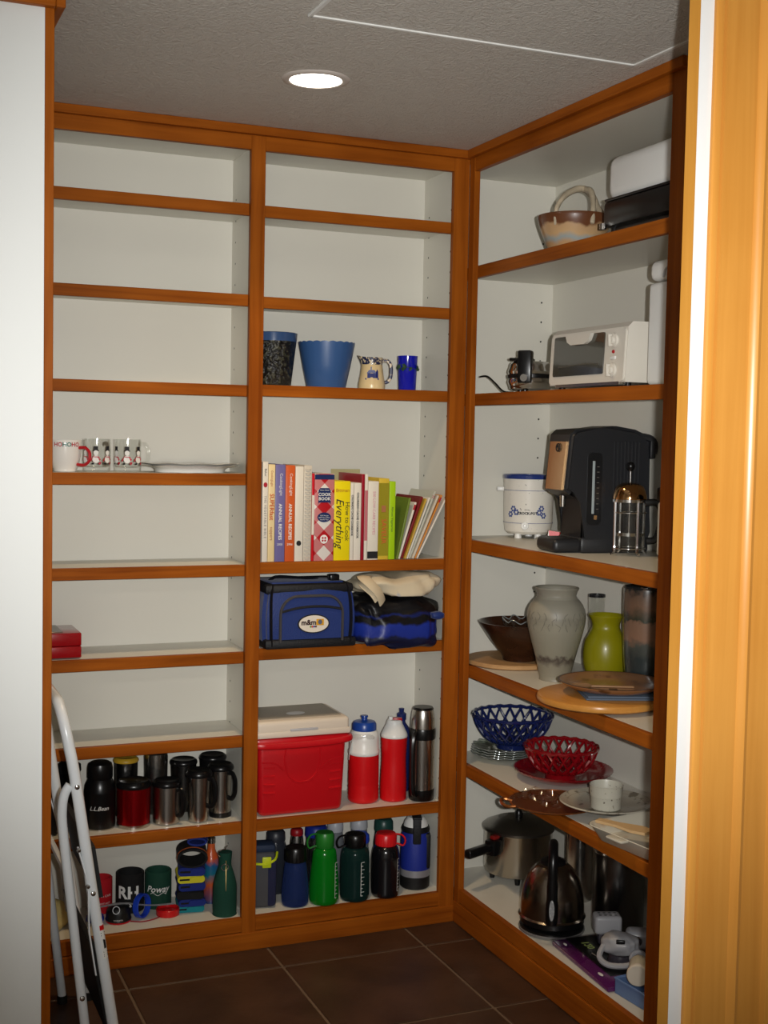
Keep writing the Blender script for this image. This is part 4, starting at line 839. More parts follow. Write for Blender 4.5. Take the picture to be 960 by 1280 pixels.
# --- third shelf: slow cooker, hot-water dispenser, press pot
zs = ZQ[2]
h = thing('slow_cooker', 'speckled white slow cooker with blue flower print and blue rim', 'slow cooker', (.262, .045, zs), -28)
SW = speckle('cooker_white', lin((226, 222, 212)), lin((150, 146, 140)), rough=.3, scale=140, lo=.27, hi=.31)
obj('housing', lathe(B(), [(0, .016), (.066, .014), (.075, .022), (.079, .05), (.082, .185), (.083, .192), (0, .192)], 40), SW, h)
obj('crock_rim', lathe(B(), [(.074, .190), (.085, .192), (.086, .202), (.083, .206), (.074, .204), (.070, .17), (.05, .06), (0, .05)], 40), M('crock_blue', (40, 58, 120), rough=.2, coat=.5), h)
for s in (-1, 1): obj('side_handle', box(B(), s * .080 - .012 + s * .012, s * .080 + .012 + s * .012, -.016, .016, .150, .165, .004), WHITE, h)
obj('knob', lathe(B(), [(0, 0), (.013, 0), (.012, .008), (.005, .009), (.004, .014), (0, .014)], 20), WHITE, h, (-.012, -.078, .042), (math.radians(86), 0, 0))
for a in (4.1, 5.3, 1.5): obj('foot', lathe(B(), [(0, 0), (.012, 0), (.011, .016), (0, .016)], 14, c=(.056 * math.cos(a), .056 * math.sin(a), 0)), WHITE, h)
bm = B()
for a, zc in ((-.52, .085), (-.80, .078), (.42, .085), (.62, .075), (-.66, .096), (.52, .098)):
    for k in range(6): flatdecal(bm, ellipse(.007 * math.cos(k * PI / 3), zc + .007 * math.sin(k * PI / 3), .0036, .0036, 8), cyl(.0812, 0, a))
obj('flower_print', bm, M('print_blue', (60, 78, 140), rough=.5), h, smooth=0)
text('lettering', 'CROCK-POT', .0115, INK, h, cyl(.0814, .082, -.06), bold=.0005); text('lettering', 'RIVAL', .007, INK, h, cyl(.0814, .093, -.06))
for zz, rr in ((.155, .0822), (.050, .0805)): obj('line_print', tube(B(), ringpts(rr, zz, 48), .0007, 5, True), M('print_blue', None), h)
h = thing('small_carton', 'small red and white carton beside the hot-water dispenser', 'carton', (.235, -.215, zs), -30)
obj('carton_body', prism(B(), [(-.045, 0), (.05, 0), (.055, .030), (-.04, .042)], -.02, .02, 'y'), WHITE, h); obj('red_label', prism(B(), [(-.038, .024), (.053, .018), (.055, .030), (-.04, .042)], -.0208, -.0198, 'y'), RED, h)
h = thing('water_dispenser', 'large black hot-water dispenser with a gold front panel and level window', 'water dispenser', (.205, -.442, zs), -97)
DK = M('dispenser_black', (30, 31, 34), rough=.42)
prof = [(-.125, .034), (-.072, .036), (-.070, .150), (-.108, .165), (-.128, .175), (-.112, .335), (-.095, .352), (-.02, .357), (.02, .363), (.09, .352), (.128, .335), (.138, .30), (.140, .06), (.136, .012), (.12, .004), (-.06, .004), (-.075, .034)]
bm = B(); pf_ = [(-.060, .004), (-.072, .034), (-.070, .150), (-.108, .165), (-.126, .178), (-.112, .335), (-.095, .350), (-.02, .356), (.02, .362), (.09, .352), (.126, .335), (.138, .30), (.140, .06), (.136, .012), (.12, .004)]
prism(bm, pf_, -.078, .080, 'x'); bmesh.ops.bevel(bm, geom=[e for e in bm.edges if abs(e.verts[0].co.x - e.verts[1].co.x) < 1e-6], offset=.010, segments=3, affect='EDGES')
obj('housing', bm, DK, h)
obj('drip_tray', prism(B(), [(-.150 * 1, -.072), (-.150, .072), (-.02, .078), (-.02, -.076)], 0, 1, 'z') if False else box(B(), -.066, .068, -.152, -.03, .0, .040, .014, 3), DK, h)
obj('base_skirt', box(B(), -.079, .081, -.075, .138, .0, .046, .010, 2), DK, h)
obj('nozzle', lathe(B(), [(0, .128), (.008, .128), (.010, .16), (0, .16)], 14, c=(0, -.098, 0)), STEEL, h)
gm_ = M('gold_panel', (196, 156, 110), rough=.22, metal=.75)
def dp(x_, z_, d): k = (z_ - .178) / (.335 - .178); return Vector((x_, -.126 + .014 * k - d, z_))
bm = B(); pl = [(-.055, .178), (.058, .178), (.058, .315), (-.055, .315)]; A = [bm.verts.new(dp(u, v, .0)) for u, v in pl]; C_ = [bm.verts.new(dp(u, v, .004)) for u, v in pl]
for i in range(4): bm.faces.new((A[i], A[(i + 1) % 4], C_[(i + 1) % 4], C_[i]))
bm.faces.new(A); bm.faces.new(C_); obj('gold_panel', bm, gm_, h, smooth=0)
gp_ = [o for o in h.children if o.name.startswith('gold_panel')][0]
obj('plate_band', box(B(), -.053, .056, -.0205, -.0195, 0, .032), M('gold_dark', (120, 92, 60), rough=.3, metal=.6), gp_, (0, -.0995, .281), (math.radians(-5), 0, 0), smooth=0)
def gm2(u, v): return dp(u, v, .0068)
obj('round_mark', tube(B(), [gm2(.012 + .013 * math.cos(a), .298 + .011 * math.sin(a)) for a in [2 * PI * k / 16 for k in range(16)]], .0018, 5, True), INK, gp_)
obj('round_mark', tube(B(), [gm2(.004 + .005 * k, .298 + .006 * math.sin(k * 1.6)) for k in range(4)], .0016, 5), INK, gp_)
lw = obj('level_window', prism(B(), rrect(-.060, -.016, .080, .285, .012, 4), .0795, .083, 'x'), M('window_frame', (22, 23, 25), rough=.3), h)
obj('level_tube', box(B(), .0825, .0845, -.046, -.038, .112, .262, .001, 1), M('tube_pale', (150, 160, 162), rough=.15), lw, smooth=0)
bm = B()
for k in range(9): box(bm, .0828, .0836, -.032, -.025, .125 + .015 * k, .1262 + .015 * k)
obj('level_marks', bm, GRI, lw, smooth=0)
obj('level_badge', box(B(), .0828, .0838, -.038, -.029, .096, .108), gm_, lw, smooth=0)
for k in range(8): obj('side_rib', box(B(), .0795, .0825, .020 + .011 * k, .025 + .011 * k, .17, .318, .001, 1), DK, h, smooth=0)
obj('lid', prism(B(), [(-.095, .3485), (-.02, .356), (.03, .362), (.09, .353), (.122, .340), (.128, .330), (.09, .345), (-.09, .342)], -.066, .068, 'x'), DK, h)
obj('carry_handle', tube(B(), [(.06, .10, .335), (.072, .132, .330), (.074, .150, .315), (.072, .150, .285)], .010, 8, sm=3), DK, h)
obj('rear_latch', box(B(), .03, .085, .132, .150, .27, .325, .005), DK, h)
h = thing('french_press', 'glass press pot in a chrome frame with a domed lid and black handle', 'press pot', (.232, -.585, zs), -31)
obj('beaker', lathe(B(), [(0, .012), (.040, .012), (.044, .018), (.044, .155), (.0425, .155), (.0425, .02), (0, .015)], 36), GLASS, h)
obj('lid_dome', lathe(B(), [(.047, .154), (.048, .158), (.046, .172), (.038, .192), (.022, .202), (.006, .204), (0, .204)], 36, 2), M('copper_chrome', (205, 160, 110), rough=.1, metal=1), h)
obj('lid_rim', lathe(B(), [(.043, .148), (.049, .149), (.049, .157), (.043, .158)], 36), CHROME, h)
obj('plunger_rod', lathe(B(), [(0, .20), (.0028, .20), (.0028, .238), (0, .238)], 10), CHROME, h)
obj('plunger_shaft', lathe(B(), [(0, .06), (.0024, .06), (.0024, .2), (0, .2)], 10), CHROME, h)
obj('plunger_disc', lathe(B(), [(0, .056), (.042, .055), (.042, .064), (0, .064)], 32), CHROME, h)
obj('knob', lathe(B(), [(0, .236), (.006, .236), (.011, .244), (.012, .252), (.008, .260), (0, .262)], 20, 2), BLACK, h)
for a in (.5, 2.1, 3.7, 5.2):
    ca, sa = math.cos(a), math.sin(a)
    obj('frame_strut', tube(B(), [(.0465 * ca, .0465 * sa, .152), (.0465 * ca, .0465 * sa, .03), (.047 * ca, .047 * sa, .012), (.054 * ca, .054 * sa, .0046), (.058 * ca, .058 * sa, .0050)], .0026, 6, flat=1.6), CHROME, h)
obj('frame_ring', tube(B(), ringpts(.0465, .020, 30), .002, 6, True), CHROME, h); obj('frame_ring', tube(B(), ringpts(.0465, .120, 30), .0018, 6, True), CHROME, h)
obj('handle', tube(B(), [(.044, -.012, .148), (.072, -.020, .150), (.085, -.024, .128), (.084, -.024, .085), (.072, -.020, .048), (.050, -.014, .042)], .0075, 8, sm=4, flat=1.3), BLACK, h)
h = thing('coffee_maker', 'white appliance with a black top behind the press pot', 'coffee maker', (.312, -.738, zs), -90)
obj('housing', box(B(), -.065, .075, -.05, .06, .006, .155, .008), WHITE, h); obj('top', box(B(), -.067, .077, -.052, .062, .155, .195, .006), BLACK, h); obj('foot', box(B(), -.06, .07, -.045, .055, 0, .008), BLACK, h)
# --- fourth shelf: boards, bowl, vases
zs = ZQ[3]
BRD = wood('board_pale', (.36, .20, .085), (.50, .30, .14), 0, rough=.5, scale=.7, knots=False, coat=0)
tag(obj('cutting_board', lathe(B(), [(0, 0), (.148, 0), (.153, .004), (.153, .011), (.149, .015), (0, .015)], 56), BRD, None, (.180, -.022, zs)), 'thin round wooden board under the brown bowl', 'board')
h = thing('salad_bowl', 'flared dark brown wooden bowl standing on the round board', 'bowl', (.186, -.055, zs + .0152), 0)
DW = wood('bowl_brown', (.018, .006, .003), (.045, .015, .006), 0, rough=.25, knots=False, coat=.6)
obj('bowl', lathe(B(), [(0, .008), (.045, .008), (.046, .0), (.052, 0), (.053, .010), (.060, .022), (.095, .065), (.131, .118), (.133, .122), (.129, .123), (.09, .07), (.055, .03), (0, .025)], 52), DW, h)
h = thing('glass_dish', 'cut-glass dish with a looped edge lying in the brown bowl', 'dish', (.20, -.06, zs + .0152 + .045), -30)
fl9 = lambda a, r, z: (r * (1 + .06 * max(0, (z - .03) / .05) * math.cos(9 * a)), z + .006 * max(0, (z - .03) / .05) * math.cos(9 * a))
obj('dish_body', lathe(B(), [(0, 0), (.035, .002), (.055, .03), (.068, .072), (.070, .082), (.066, .080), (.05, .032), (0, .008)], 54, 2, fl9), GLASS, h)
obj('dish_edge', tube(B(), [(.070 * (1 + .06 * math.cos(9 * a)) * math.cos(a), .070 * (1 + .06 * math.cos(9 * a)) * math.sin(a), .083 + .006 * math.cos(9 * a)) for a in [2 * PI * k / 72 for k in range(72)]], .0016, 5, True), M('glass_edge', (150, 156, 156), rough=.1, metal=.3), h)
obj('dish_tongue', tube(B(), [(.01, .02, .06), (.012, .02, .10), (.02, .022, .118), (.03, .022, .114), (.036, .02, .09), (.035, .02, .06)], .003, 6, sm=4), GLASS, h)
h = thing('vase', 'tall frosted grey vase with etched brown grass', 'vase', (.165, -.315, zs), -31)
vm = zbands('frosted_vase', [(0, lin((136, 130, 114))), (.045, lin((130, 124, 108))), (.066, lin((74, 64, 58))), (.078, lin((132, 128, 112))), (.16, lin((142, 138, 122))), (.186, lin((130, 126, 112))), (.20, lin((140, 136, 122))), (.28, lin((140, 136, 122)))], noise=.045, nscale=55, rough=.45, coat=.2)
obj('vase_body', lathe(B(), [(0, .002), (.044, 0), (.046, .004), (.052, .035), (.066, .090), (.081, .145), (.088, .185), (.084, .215), (.070, .238), (.060, .248), (.058, .256), (.063, .270), (.066, .276), (.063, .278), (.055, .258), (.078, .20), (.05, .05), (0, .02)], 52, 2), vm, h)
bm = B()
for k in range(26):
    a = -1.3 + k * .1; rr = .0885; z0 = .172 + .018 * math.sin(k * 2.1)
    tube(bm, [cyl(rr + .0005 - .0, 0, a)(0, z0), cyl(rr + .0003, 0, a)(.006 * math.sin(k), z0 + .012), cyl(rr - .0015, 0, a)(.010 * math.sin(k * 1.7), z0 + .022)], .0006, 4)
obj('etched_grass', bm, M('etch_grey', (104, 100, 88), rough=.6), h)
h = thing('vase', 'bulbous yellow-green frosted glass vase', 'vase', (.295, -.385, zs), -31)
obj('vase_body', lathe(B(), [(0, .002), (.048, 0), (.052, .005), (.064, .05), (.066, .09), (.060, .125), (.046, .152), (.041, .165), (.044, .182), (.053, .198), (.051, .199), (.040, .180), (.037, .165), (.055, .12), (.06, .06), (0, .01)], 44, 2), M('yellow_frost', (150, 144, 12), rough=.35, trans=.25, coat=.3), h)
h = thing('glass_vase', 'slim clear drinking glass behind the yellow vase', 'glass', (.335, -.268, zs), 0)
obj('glass_body', lathe(B(), [(0, .004), (.020, 0), (.021, .004), (.026, .245), (.0245, .245), (.019, .012), (0, .010)], 28), GLASS, h)
obj('rim_band', lathe(B(), [(.0246, .238), (.0262, .238), (.0263, .246), (.0246, .246)], 28), M('rim_black', (30, 30, 32), rough=.2), h)
h = thing('vase', 'large dark glazed vase with a speckled brown upper half', 'vase', (.311, -.572, zs), 0)
obj('vase_body', lathe(B(), [(0, 0), (.050, 0), (.054, .006), (.064, .10), (.068, .20), (.069, .290), (.067, .300), (.063, .298), (.063, .20), (.045, .02), (0, .02)], 44, 2), zbands('dark_glaze', [(0, lin((34, 40, 44))), (.10, lin((44, 52, 52))), (.14, lin((70, 72, 66))), (.16, lin((128, 96, 76))), (.205, lin((120, 92, 74))), (.215, lin((44, 50, 40))), (.25, lin((110, 84, 66))), (.285, lin((96, 76, 62))), (.30, lin((24, 28, 30)))], noise=.05, nscale=45, rough=.25, coat=.5), h)
h = thing('lazy_susan', 'thick varnished round board overhanging the shelf edge', 'board', (.095, -.672, zs), 0)
SUS = wood('susan_wood', (.46, .19, .035), (.58, .27, .06), 1, rough=.3, scale=.8, knots=False, coat=.4)
obj('turntable', lathe(B(), [(0, .006), (.160, .006), (.168, .011), (.170, .018), (.167, .026), (.160, .029), (0, .029)], 64), SUS, h)
obj('base_ring', lathe(B(), [(0, 0), (.08, 0), (.08, .0065), (0, .0065)], 36, c=(.03, 0, 0)), BLACKM, h)
h = thing('place_mat', 'folded grey-blue cloth on the varnished round board', 'cloth', (.125, -.705, zs + .0295), -20)
obj('cloth_layer', box(B(), -.095, .11, -.075, .095, 0, .005, .002), M('cloth_slate', (84, 96, 112), rough=.9), h); obj('cloth_layer', box(B(), -.090, .10, -.072, .09, .0052, .011, .002), M('cloth_slate', None), h)
h = thing('pottery_plate', 'brown stoneware plate with painted utensils lying on the folded cloth', 'plate', (.128, -.680, zs + .0407), -25)
pm = speckle('plate_tan', lin((134, 96, 66)), lin((70, 44, 30)), rough=.3, scale=18, lo=.33, hi=.42)
obj('plate_body', lathe(B(), [(0, .002), (.09, 0), (.12, .008), (.143, .021), (.145, .024), (.140, .024), (.115, .012), (.08, .007), (0, .007)], 56), pm, h)
obj('painted_rim', lathe(B(), [(.138, .0222), (.1435, .0228), (.1456, .0245), (.1405, .0250)], 56), M('rim_darkbrown', (60, 34, 24), rough=.3), h)
obj('painted_spoon', lathe(B(), [(0, .0135), (.026, .0135), (.028, .016), (.022, .0145), (0, .0142)], 24, c=(-.085, -.03, 0)), M('spoon_tan', (150, 116, 84), rough=.4), h)
obj('painted_handle', box(B(), -.060, .06, -.016, -.004, .007, .0125, .003), M('spoon_tan', None), h); obj('painted_fork', box(B(), -.012, .010, -.075, -.035, .007, .0095, .002), M('fork_brown', (74, 50, 40)), h)
# --- fifth shelf: lattice bowls, plates, dishes
zs = ZQ[4]
GPL = [(0, .002), (.045, 0), (.06, .004), (.085, .012), (.098, .020), (.099, .022), (.085, .016), (.06, .008), (0, .006)]
fl16 = lambda a, r, z: (r * (1 + (.025 * math.cos(16 * a) if r > .08 else 0)), z + (.002 * math.cos(16 * a) if r > .08 else 0))
GPM = clear('plate_glass', (.86, .89, .86), .93, .08)
for k in range(4):
    h = thing('glass_plate', ['scalloped clear glass plate at the bottom of its stack', 'second scalloped glass plate from the bottom of its stack', 'third scalloped glass plate from the bottom of its stack', 'top scalloped glass plate right under the blue lattice bowl'][k], 'plate', (.170 + .001 * k, .014 - .001 * k, zs + .0076 * k), 0, 'stacked glass plates')
    obj('plate_body', lathe(B(), GPL, 64, 0, fl16), GPM, h); obj('plate_edge', tube(B(), [(.099 * (1 + .025 * math.cos(16 * a)) * math.cos(a), .099 * (1 + .025 * math.cos(16 * a)) * math.sin(a), .0215 + .002 * math.cos(16 * a)) for a in [2 * PI * q / 96 for q in range(96)]], .0013, 5, True), M('glass_edge', None), h)
def lattice(name, label, loc, r0, r1, hh, mat, n, tw, group=None, tr=.0042):
    h = thing(name, label, 'bowl', loc, 0)
    obj('foot_ring', lathe(B(), [(0, .010), (r0 - .006, .010), (r0 - .004, 0), (r0 + .002, 0), (r0 + .002, .012), (r0 + .006, .024), (r0, .026), (0, .018)], 44), mat, h)
    pr_ = [(r0 + .002, .020), (r0 + (r1 - r0) * .45, hh * .30), (r0 + (r1 - r0) * .80, hh * .62), (r1, hh)]
    sp = spline([(a, b, 0) for a, b in pr_], 4)
    for s in (-1, 1):
        for k in range(n):
            pts = [(p_.x * math.cos(2 * PI * k / n + s * tw * i / (len(sp) - 1)), p_.x * math.sin(2 * PI * k / n + s * tw * i / (len(sp) - 1)), p_.y) for i, p_ in enumerate(sp)]
            obj('lattice_strand', tube(B(), pts, tr, 6, flat=1.2), mat, h)
    obj('rim', tube(B(), [((r1 + .001) * math.cos(a), (r1 + .001) * math.sin(a), hh + .002 * math.cos(n * a)) for a in [2 * PI * k / 72 for k in range(72)]], tr * 1.35, 8, True), mat, h)
lattice('lattice_bowl', 'cobalt blue ceramic lattice bowl on the glass plates', (.196, -.004, zs + .0385), .050, .128, .108, M('cobalt_glaze', (22, 34, 84), rough=.15, coat=.6), 22, .62)
RG = M('red_glaze2', (132, 10, 20), rough=.15, coat=.6)
fl48 = lambda a, r, z: (r * (1 + (.008 * math.cos(48 * a) if r > .14 else 0)), z)
tag(obj('plate', lathe(B(), [(0, .003), (.085, .002), (.09, 0), (.10, .003), (.135, .020), (.149, .030), (.151, .034), (.146, .033), (.12, .018), (.09, .010), (0, .010)], 96, 0, fl48), RG, None, (.230, -.272, zs)), 'glossy red plate with a beaded edge under the red lattice bowl', 'plate')
lattice('lattice_bowl', 'red ceramic lattice bowl standing on the red plate', (.215, -.282, zs + .0102), .046, .110, .094, RG, 20, .62)
h = thing('platter', 'copper-brown metal platter overhanging the shelf wrapped in clear film', 'platter', (.040, -.535, zs), 0)
CB = M('copper_brown', (120, 74, 44), rough=.3, metal=.55)
obj('platter_body', lathe(B(), [(0, .003), (.07, .001), (.085, .003), (.112, .013), (.122, .016), (.123, .018), (.11, .017), (.08, .008), (0, .007)], 56), CB, h)
obj('platter_rim', tube(B(), ringpts(.1225, .0175, 64), .002, 6, True), M('copper_bright', (190, 120, 70), rough=.2, metal=.9), h)
obj('platter_grip', tube(B(), [(-.105, .045, .018), (-.128, .060, .022), (-.142, .040, .018), (-.140, .012, .014), (-.120, -.005, .017)], .005, 8, sm=4), M('copper_bright', None), h)
bm = bmesh.new(); bmesh.ops.create_grid(bm, x_segments=22, y_segments=22, size=1)
for v in bm.verts:
    x_, y_ = v.co.x, v.co.y; c5, s5 = math.cos(.5), math.sin(.5)
    px, py = x_ * .062 + .010 * math.sin(4 * y_), y_ * .085 + .010 * math.cos(3 * x_)
    px, py = px * c5 - py * s5 - .012, px * s5 + py * c5 + .012
    dx, dy = px - .11, py + .102; dd = math.hypot(dx, dy)
    if dd < .136: px, py = .11 + dx / dd * .136, -.102 + dy / dd * .136
    v.co = Vector((px, py, .024 + .010 * abs(math.sin(6 * x_ + 2.5 * y_)) * abs(math.cos(5 * y_ - 2 * x_)) + .004 * math.sin(17 * x_ + 13 * y_)))
obj('plastic_film', bm, clear('film', (.97, .95, .92), .93, .10), h)
h = thing('stoneware_plate', 'grey stoneware plate with a raised rim under the small ramekin', 'plate', (.150, -.637, zs + .0206), 0)
ST = speckle('stoneware', lin((176, 170, 154)), lin((120, 112, 98)), rough=.4, scale=40, lo=.36, hi=.44)
obj('plate_body', lathe(B(), [(0, .002), (.085, 0), (.10, .006), (.124, .014), (.130, .017), (.127, .020), (.10, .012), (.085, .007), (0, .007)], 56), ST, h)
obj('rim_line', tube(B(), ringpts(.108, .0135, 56), .0012, 5, True), M('stone_brown', (130, 116, 98)), h)
h = thing('ramekin', 'small speckled off-white ramekin on the stoneware plate', 'ramekin', (.128, -.670, zs + .0282), 0)
RK = speckle('ramekin_glaze', lin((196, 192, 176)), lin((96, 84, 70)), rough=.35, scale=130, lo=.30, hi=.33)
obj('cup', lathe(B(), [(0, 0), (.038, 0), (.041, .003), (.0425, .034), (.044, .0365), (.0445, .039), (.0455, .064), (.0465, .066), (.044, .068), (.042, .060), (.038, .01), (0, .008)], 44), RK, h)
h = thing('baking_dish', 'shallow white rectangular baking dish with tan stains at the shelf front', 'dish', (.115, -.920, zs), -82)
DS = speckle('dish_glaze', lin((206, 200, 182)), lin((176, 140, 100)), rough=.35, scale=9, lo=.30, hi=.40)
bm = B(); outer = [(.110, .0), (.118, .004), (.140, .040)]; rings = []
def rr2(s, z_, inset): return [(u, v, z_) for u, v in rrect(-.136 * s + inset, .136 * s - inset, -.115 * s + inset, .115 * s - inset, .035, 5)]
for s, z_, i_ in ((.80, 0, 0), (.86, .003, 0), (1.0, .036, 0), (1.03, .039, 0), (1.02, .041, 0), (.97, .037, 0), (.84, .008, 0), (.78, .006, 0)): rings.append([bm.verts.new(p_) for p_ in rr2(s, z_, i_)])
n_ = len(rings[0])
for a, b in zip(rings, rings[1:]):
    for k in range(n_): bm.faces.new((a[k], a[(k + 1) % n_], b[(k + 1) % n_], b[k]))
bm.faces.new(rings[0]); bm.faces.new(rings[-1]); obj('dish_body', bm, DS, h)
obj('handle_tab', box(B(), -.03, .03, -.140, -.112, .032, .040, .004), DS, h)
tag(obj('wooden_scraper', prism(B(), [(-.09, -.012), (-.03, -.014), (.02, -.030), (.06, -.026), (.065, .012), (.03, .026), (-.03, .014), (-.09, .012)], 0, .007, 'z'), M('scraper_tan', (206, 172, 124), rough=.7), None, (.055, -.890, zs + .0425), (0, 0, math.radians(-62))), 'flat tan wooden scraper lying across the baking dish', 'scraper')
bm = blob(.075, .055, .028, seed=9)
for v in bm.verts: v.co.z = max(v.co.z, -.022) + .022
tag(obj('cloth_cover', bm, M('cover_taupe', (140, 118, 106), rough=.8), None, (.300, -.800, zs)), 'crumpled taupe cover behind the stoneware plate', 'cover')
# --- bottom shelf: pressure cooker, kettle, canisters, packaged gadget
zs = DQ
h = thing('pressure_cooker', 'steel pressure cooker with a long black handle pointing out of the shelf', 'pressure cooker', (.236, .010, zs), -67)
BST = M('pot_steel', (186, 180, 170), rough=.2, metal=1)
obj('pot', lathe(B(), [(0, .020), (.095, .020), (.107, .026), (.112, .040), (.112, .158), (.114, .162), (0, .162)], 48), BST, h)
obj('lid', lathe(B(), [(.113, .160), (.118, .163), (.119, .170), (.112, .176), (.08, .190), (.03, .196), (0, .196)], 48), M('lid_steel', (130, 128, 124), rough=.32, metal=1), h)
obj('regulator', lathe(B(), [(0, .194), (.012, .194), (.014, .21), (.008, .222), (0, .222)], 20), BLACK, h)
obj('long_handle', box(B(), -.014, .014, -.258, -.135, .115, .142, .007, 3), BLACK, h)
obj('handle_bracket', box(B(), -.022, .022, -.150, -.108, .100, .150, .008, 2), BLACK, h)
obj('lid_lever', box(B(), -.010, .010, -.135, -.095, .150, .162, .003), M('lever_red', (130, 24, 20), rough=.4), h)
obj('bracket_frame', tube(B(), [(-.024, -.112, .10), (-.026, -.113, .125), (-.024, -.112, .152)], .003, 6, sm=3), CHROME, h)
for a in (-2.2, -.9, .6, 2.2): obj('foot', lathe(B(), [(0, 0), (.008, 0), (.011, .022), (0, .022)], 12, c=(.085 * math.cos(a), .085 * math.sin(a), 0)), BLACK, h)
h = thing('kettle', 'rounded steel electric kettle with a black handle and level window', 'kettle', (.112, -.425, zs), -31)
KS = M('kettle_steel', (150, 140, 128), rough=.22, metal=1)
obj('power_base', lathe(B(), [(0, 0), (.088, 0), (.095, .004), (.094, .014), (.080, .022), (0, .022)], 44), BLACK, h)
obj('base_trim', lathe(B(), [(.0955, .003), (.0972, .006), (.0965, .010), (.094, .010)], 44), M('base_grey', (120, 118, 116), rough=.4), h)
obj('lower_ring', lathe(B(), [(0, .022), (.088, .022), (.094, .028), (.0935, .044), (0, .044)], 44), BLACK, h)
obj('body', lathe(B(), [(0, .044), (.092, .044), (.0935, .050), (.093, .08), (.088, .120), (.074, .160), (.055, .186), (.036, .198), (0, .198)], 48, 2), KS, h)
obj('lid', lathe(B(), [(0, .196), (.038, .196), (.036, .206), (.02, .213), (.012, .216), (.012, .228), (0, .230)], 32), BLACK, h)
obj('handle', tube(B(), [(0, -.020, .200), (0, -.022, .245), (0, -.045, .268), (0, -.085, .262), (0, -.108, .225), (0, -.110, .165), (0, -.104, .11), (0, -.100, .05)], [.012, .013, .014, .014, .014, .016, .018, .016], 12, sm=4, flat=1.0), BLACK, h)
obj('level_window', prism(B(), ellipse(0, .098, .0075, .030, 20), -.1245, -.112, 'y'), M('window_clear', (150, 150, 150), rough=.12, bump=.6, bscale=120), h)
obj('spout', tube(B(), [(0, .06, .15), (0, .095, .178), (0, .108, .186)], [.024, .016, .011], 10, sm=2), KS, h)
h = thing('canister', 'narrow steel canister standing between the pressure cooker and the kettle', 'canister', (.318, -.235, zs), 0)
obj('can_body', lathe(B(), [(0, 0), (.041, 0), (.043, .004), (.043, .25), (0, .25)], 36), STEEL, h); obj('can_lid', lathe(B(), [(.0435, .25), (.045, .252), (.044, .27), (0, .272)], 36), BLACK, h)
h = thing('canister', 'wide dark steel canister behind the kettle and packaged gadget', 'canister', (.300, -.485, zs), 0)
obj('can_body', lathe(B(), [(0, 0), (.072, 0), (.075, .004), (.075, .23), (0, .23)], 44), M('dark_steel', None), h); obj('can_lid', lathe(B(), [(.0755, .23), (.077, .233), (.075, .25), (0, .255)], 44), STEEL, h)
h = thing('gadget_package', 'flat purple and black gadget package under the kettle edge', 'package', (.128, -.698, zs), -4)
PUR = M('pack_purple', (92, 22, 96), rough=.3, coat=.4)
obj('card', box(B(), -.090, .085, -.170, .158, .0, .014, .004), PUR, h)
obj('blister_edge', box(B(), -.094, .088, -.174, .162, .012, .0185, .003), clear('blister', (.97, .95, .97), .96, .06), h)
obj('black_panel', box(B(), -.050, .080, -.110, .150, .014, .0192, .001), BLACK, h)
text('lettering', '120', .034, M('ink_lime', (190, 210, 120)), h, lambda x_, y_: Vector((-.012 - y_ * .9, .085 - x_, .0196)), bold=.0006)
obj('swoosh', tube(B(), [(-.03, .03, .0196), (-.022, -.02, .0198), (.0, -.06, .0196)], .0016, 5, sm=4), GRI, h); obj('pack_dot', prism(B(), ellipse(-.074, -.10, .005, .012, 14), .0186, .0195, 'z'), WINK, h); obj('pack_dot', prism(B(), ellipse(-.072, .11, .004, .008, 14), .0186, .0195, 'z'), WINK, h)
GP = M('gadget_grey', (158, 158, 162), rough=.35)
h = thing('charger', 'light grey box-shaped gadget with a perforated top on the package', 'gadget', (.175, -.610, zs + .0194), -20)
obj('housing', box(B(), -.032, .045, -.026, .028, .030, .082, .010, 3), GP, h); obj('stand', box(B(), -.020, .035, -.018, .020, 0, .032, .005), M('stand_smoke', (60, 56, 64), rough=.2), h)
for i_ in range(4):
    for j_ in range(2): obj('vent_hole', lathe(B(), [(0, .0825), (.0045, .0825), (.0045, .0815), (0, .0815)], 10, c=(-.016 + .015 * i_, -.010 + .018 * j_, 0)), M('hole_grey', (80, 80, 84)), h)
h = thing('hand_mixer', 'light grey rounded gadget with ring handles lying on the package', 'gadget', (.140, -.745, zs + .0194), -35)
bm = blob(.052, .040, .028, seed=0.5, pw=.8)
for v in bm.verts: v.co.z += .052
obj('housing', bm, GP, h, smooth=70); obj('loop_handle', tube(B(), [(-.045, -.02, .05), (-.055, -.045, .028), (-.03, -.060, .014), (.02, -.058, .016), (.045, -.045, .028)], .008, 8, sm=4), GP, h)
obj('ring_end', tube(B(), [(.048 + .018 * math.cos(a), -.050 + .004 * math.sin(a), .034 + .018 * math.sin(a)) for a in [2 * PI * k / 18 for k in range(18)]], .007, 8, True), GP, h)
obj('ring_core', lathe(B(), [(0, 0), (.010, 0), (.009, .006), (0, .006)], 16), STEEL, h, (.048, -.052, .034), (PI / 2, 0, 0)); obj('slot', box(B(), -.012, .012, -.038, -.028, .062, .074, .002), BLACK, h); obj('cradle', lathe(B(), [(0, 0), (.034, 0), (.036, .006), (.03, .026), (0, .026)], 24), M('stand_smoke', None), h)
h = thing('charger', 'second light grey gadget hidden by the right post', 'gadget', (.225, -.695, zs + .0194), -30)
obj('housing', box(B(), -.03, .04, -.025, .03, .012, .062, .014, 3), GP, h); obj('dial', lathe(B(), [(0, 0), (.014, 0), (.012, .005), (0, .005)], 20), STEEL, h, (.0, -.026, .038), (PI / 2, 0, 0)); obj('stand', box(B(), -.02, .03, -.02, .02, 0, .014), M('stand_smoke', None), h)
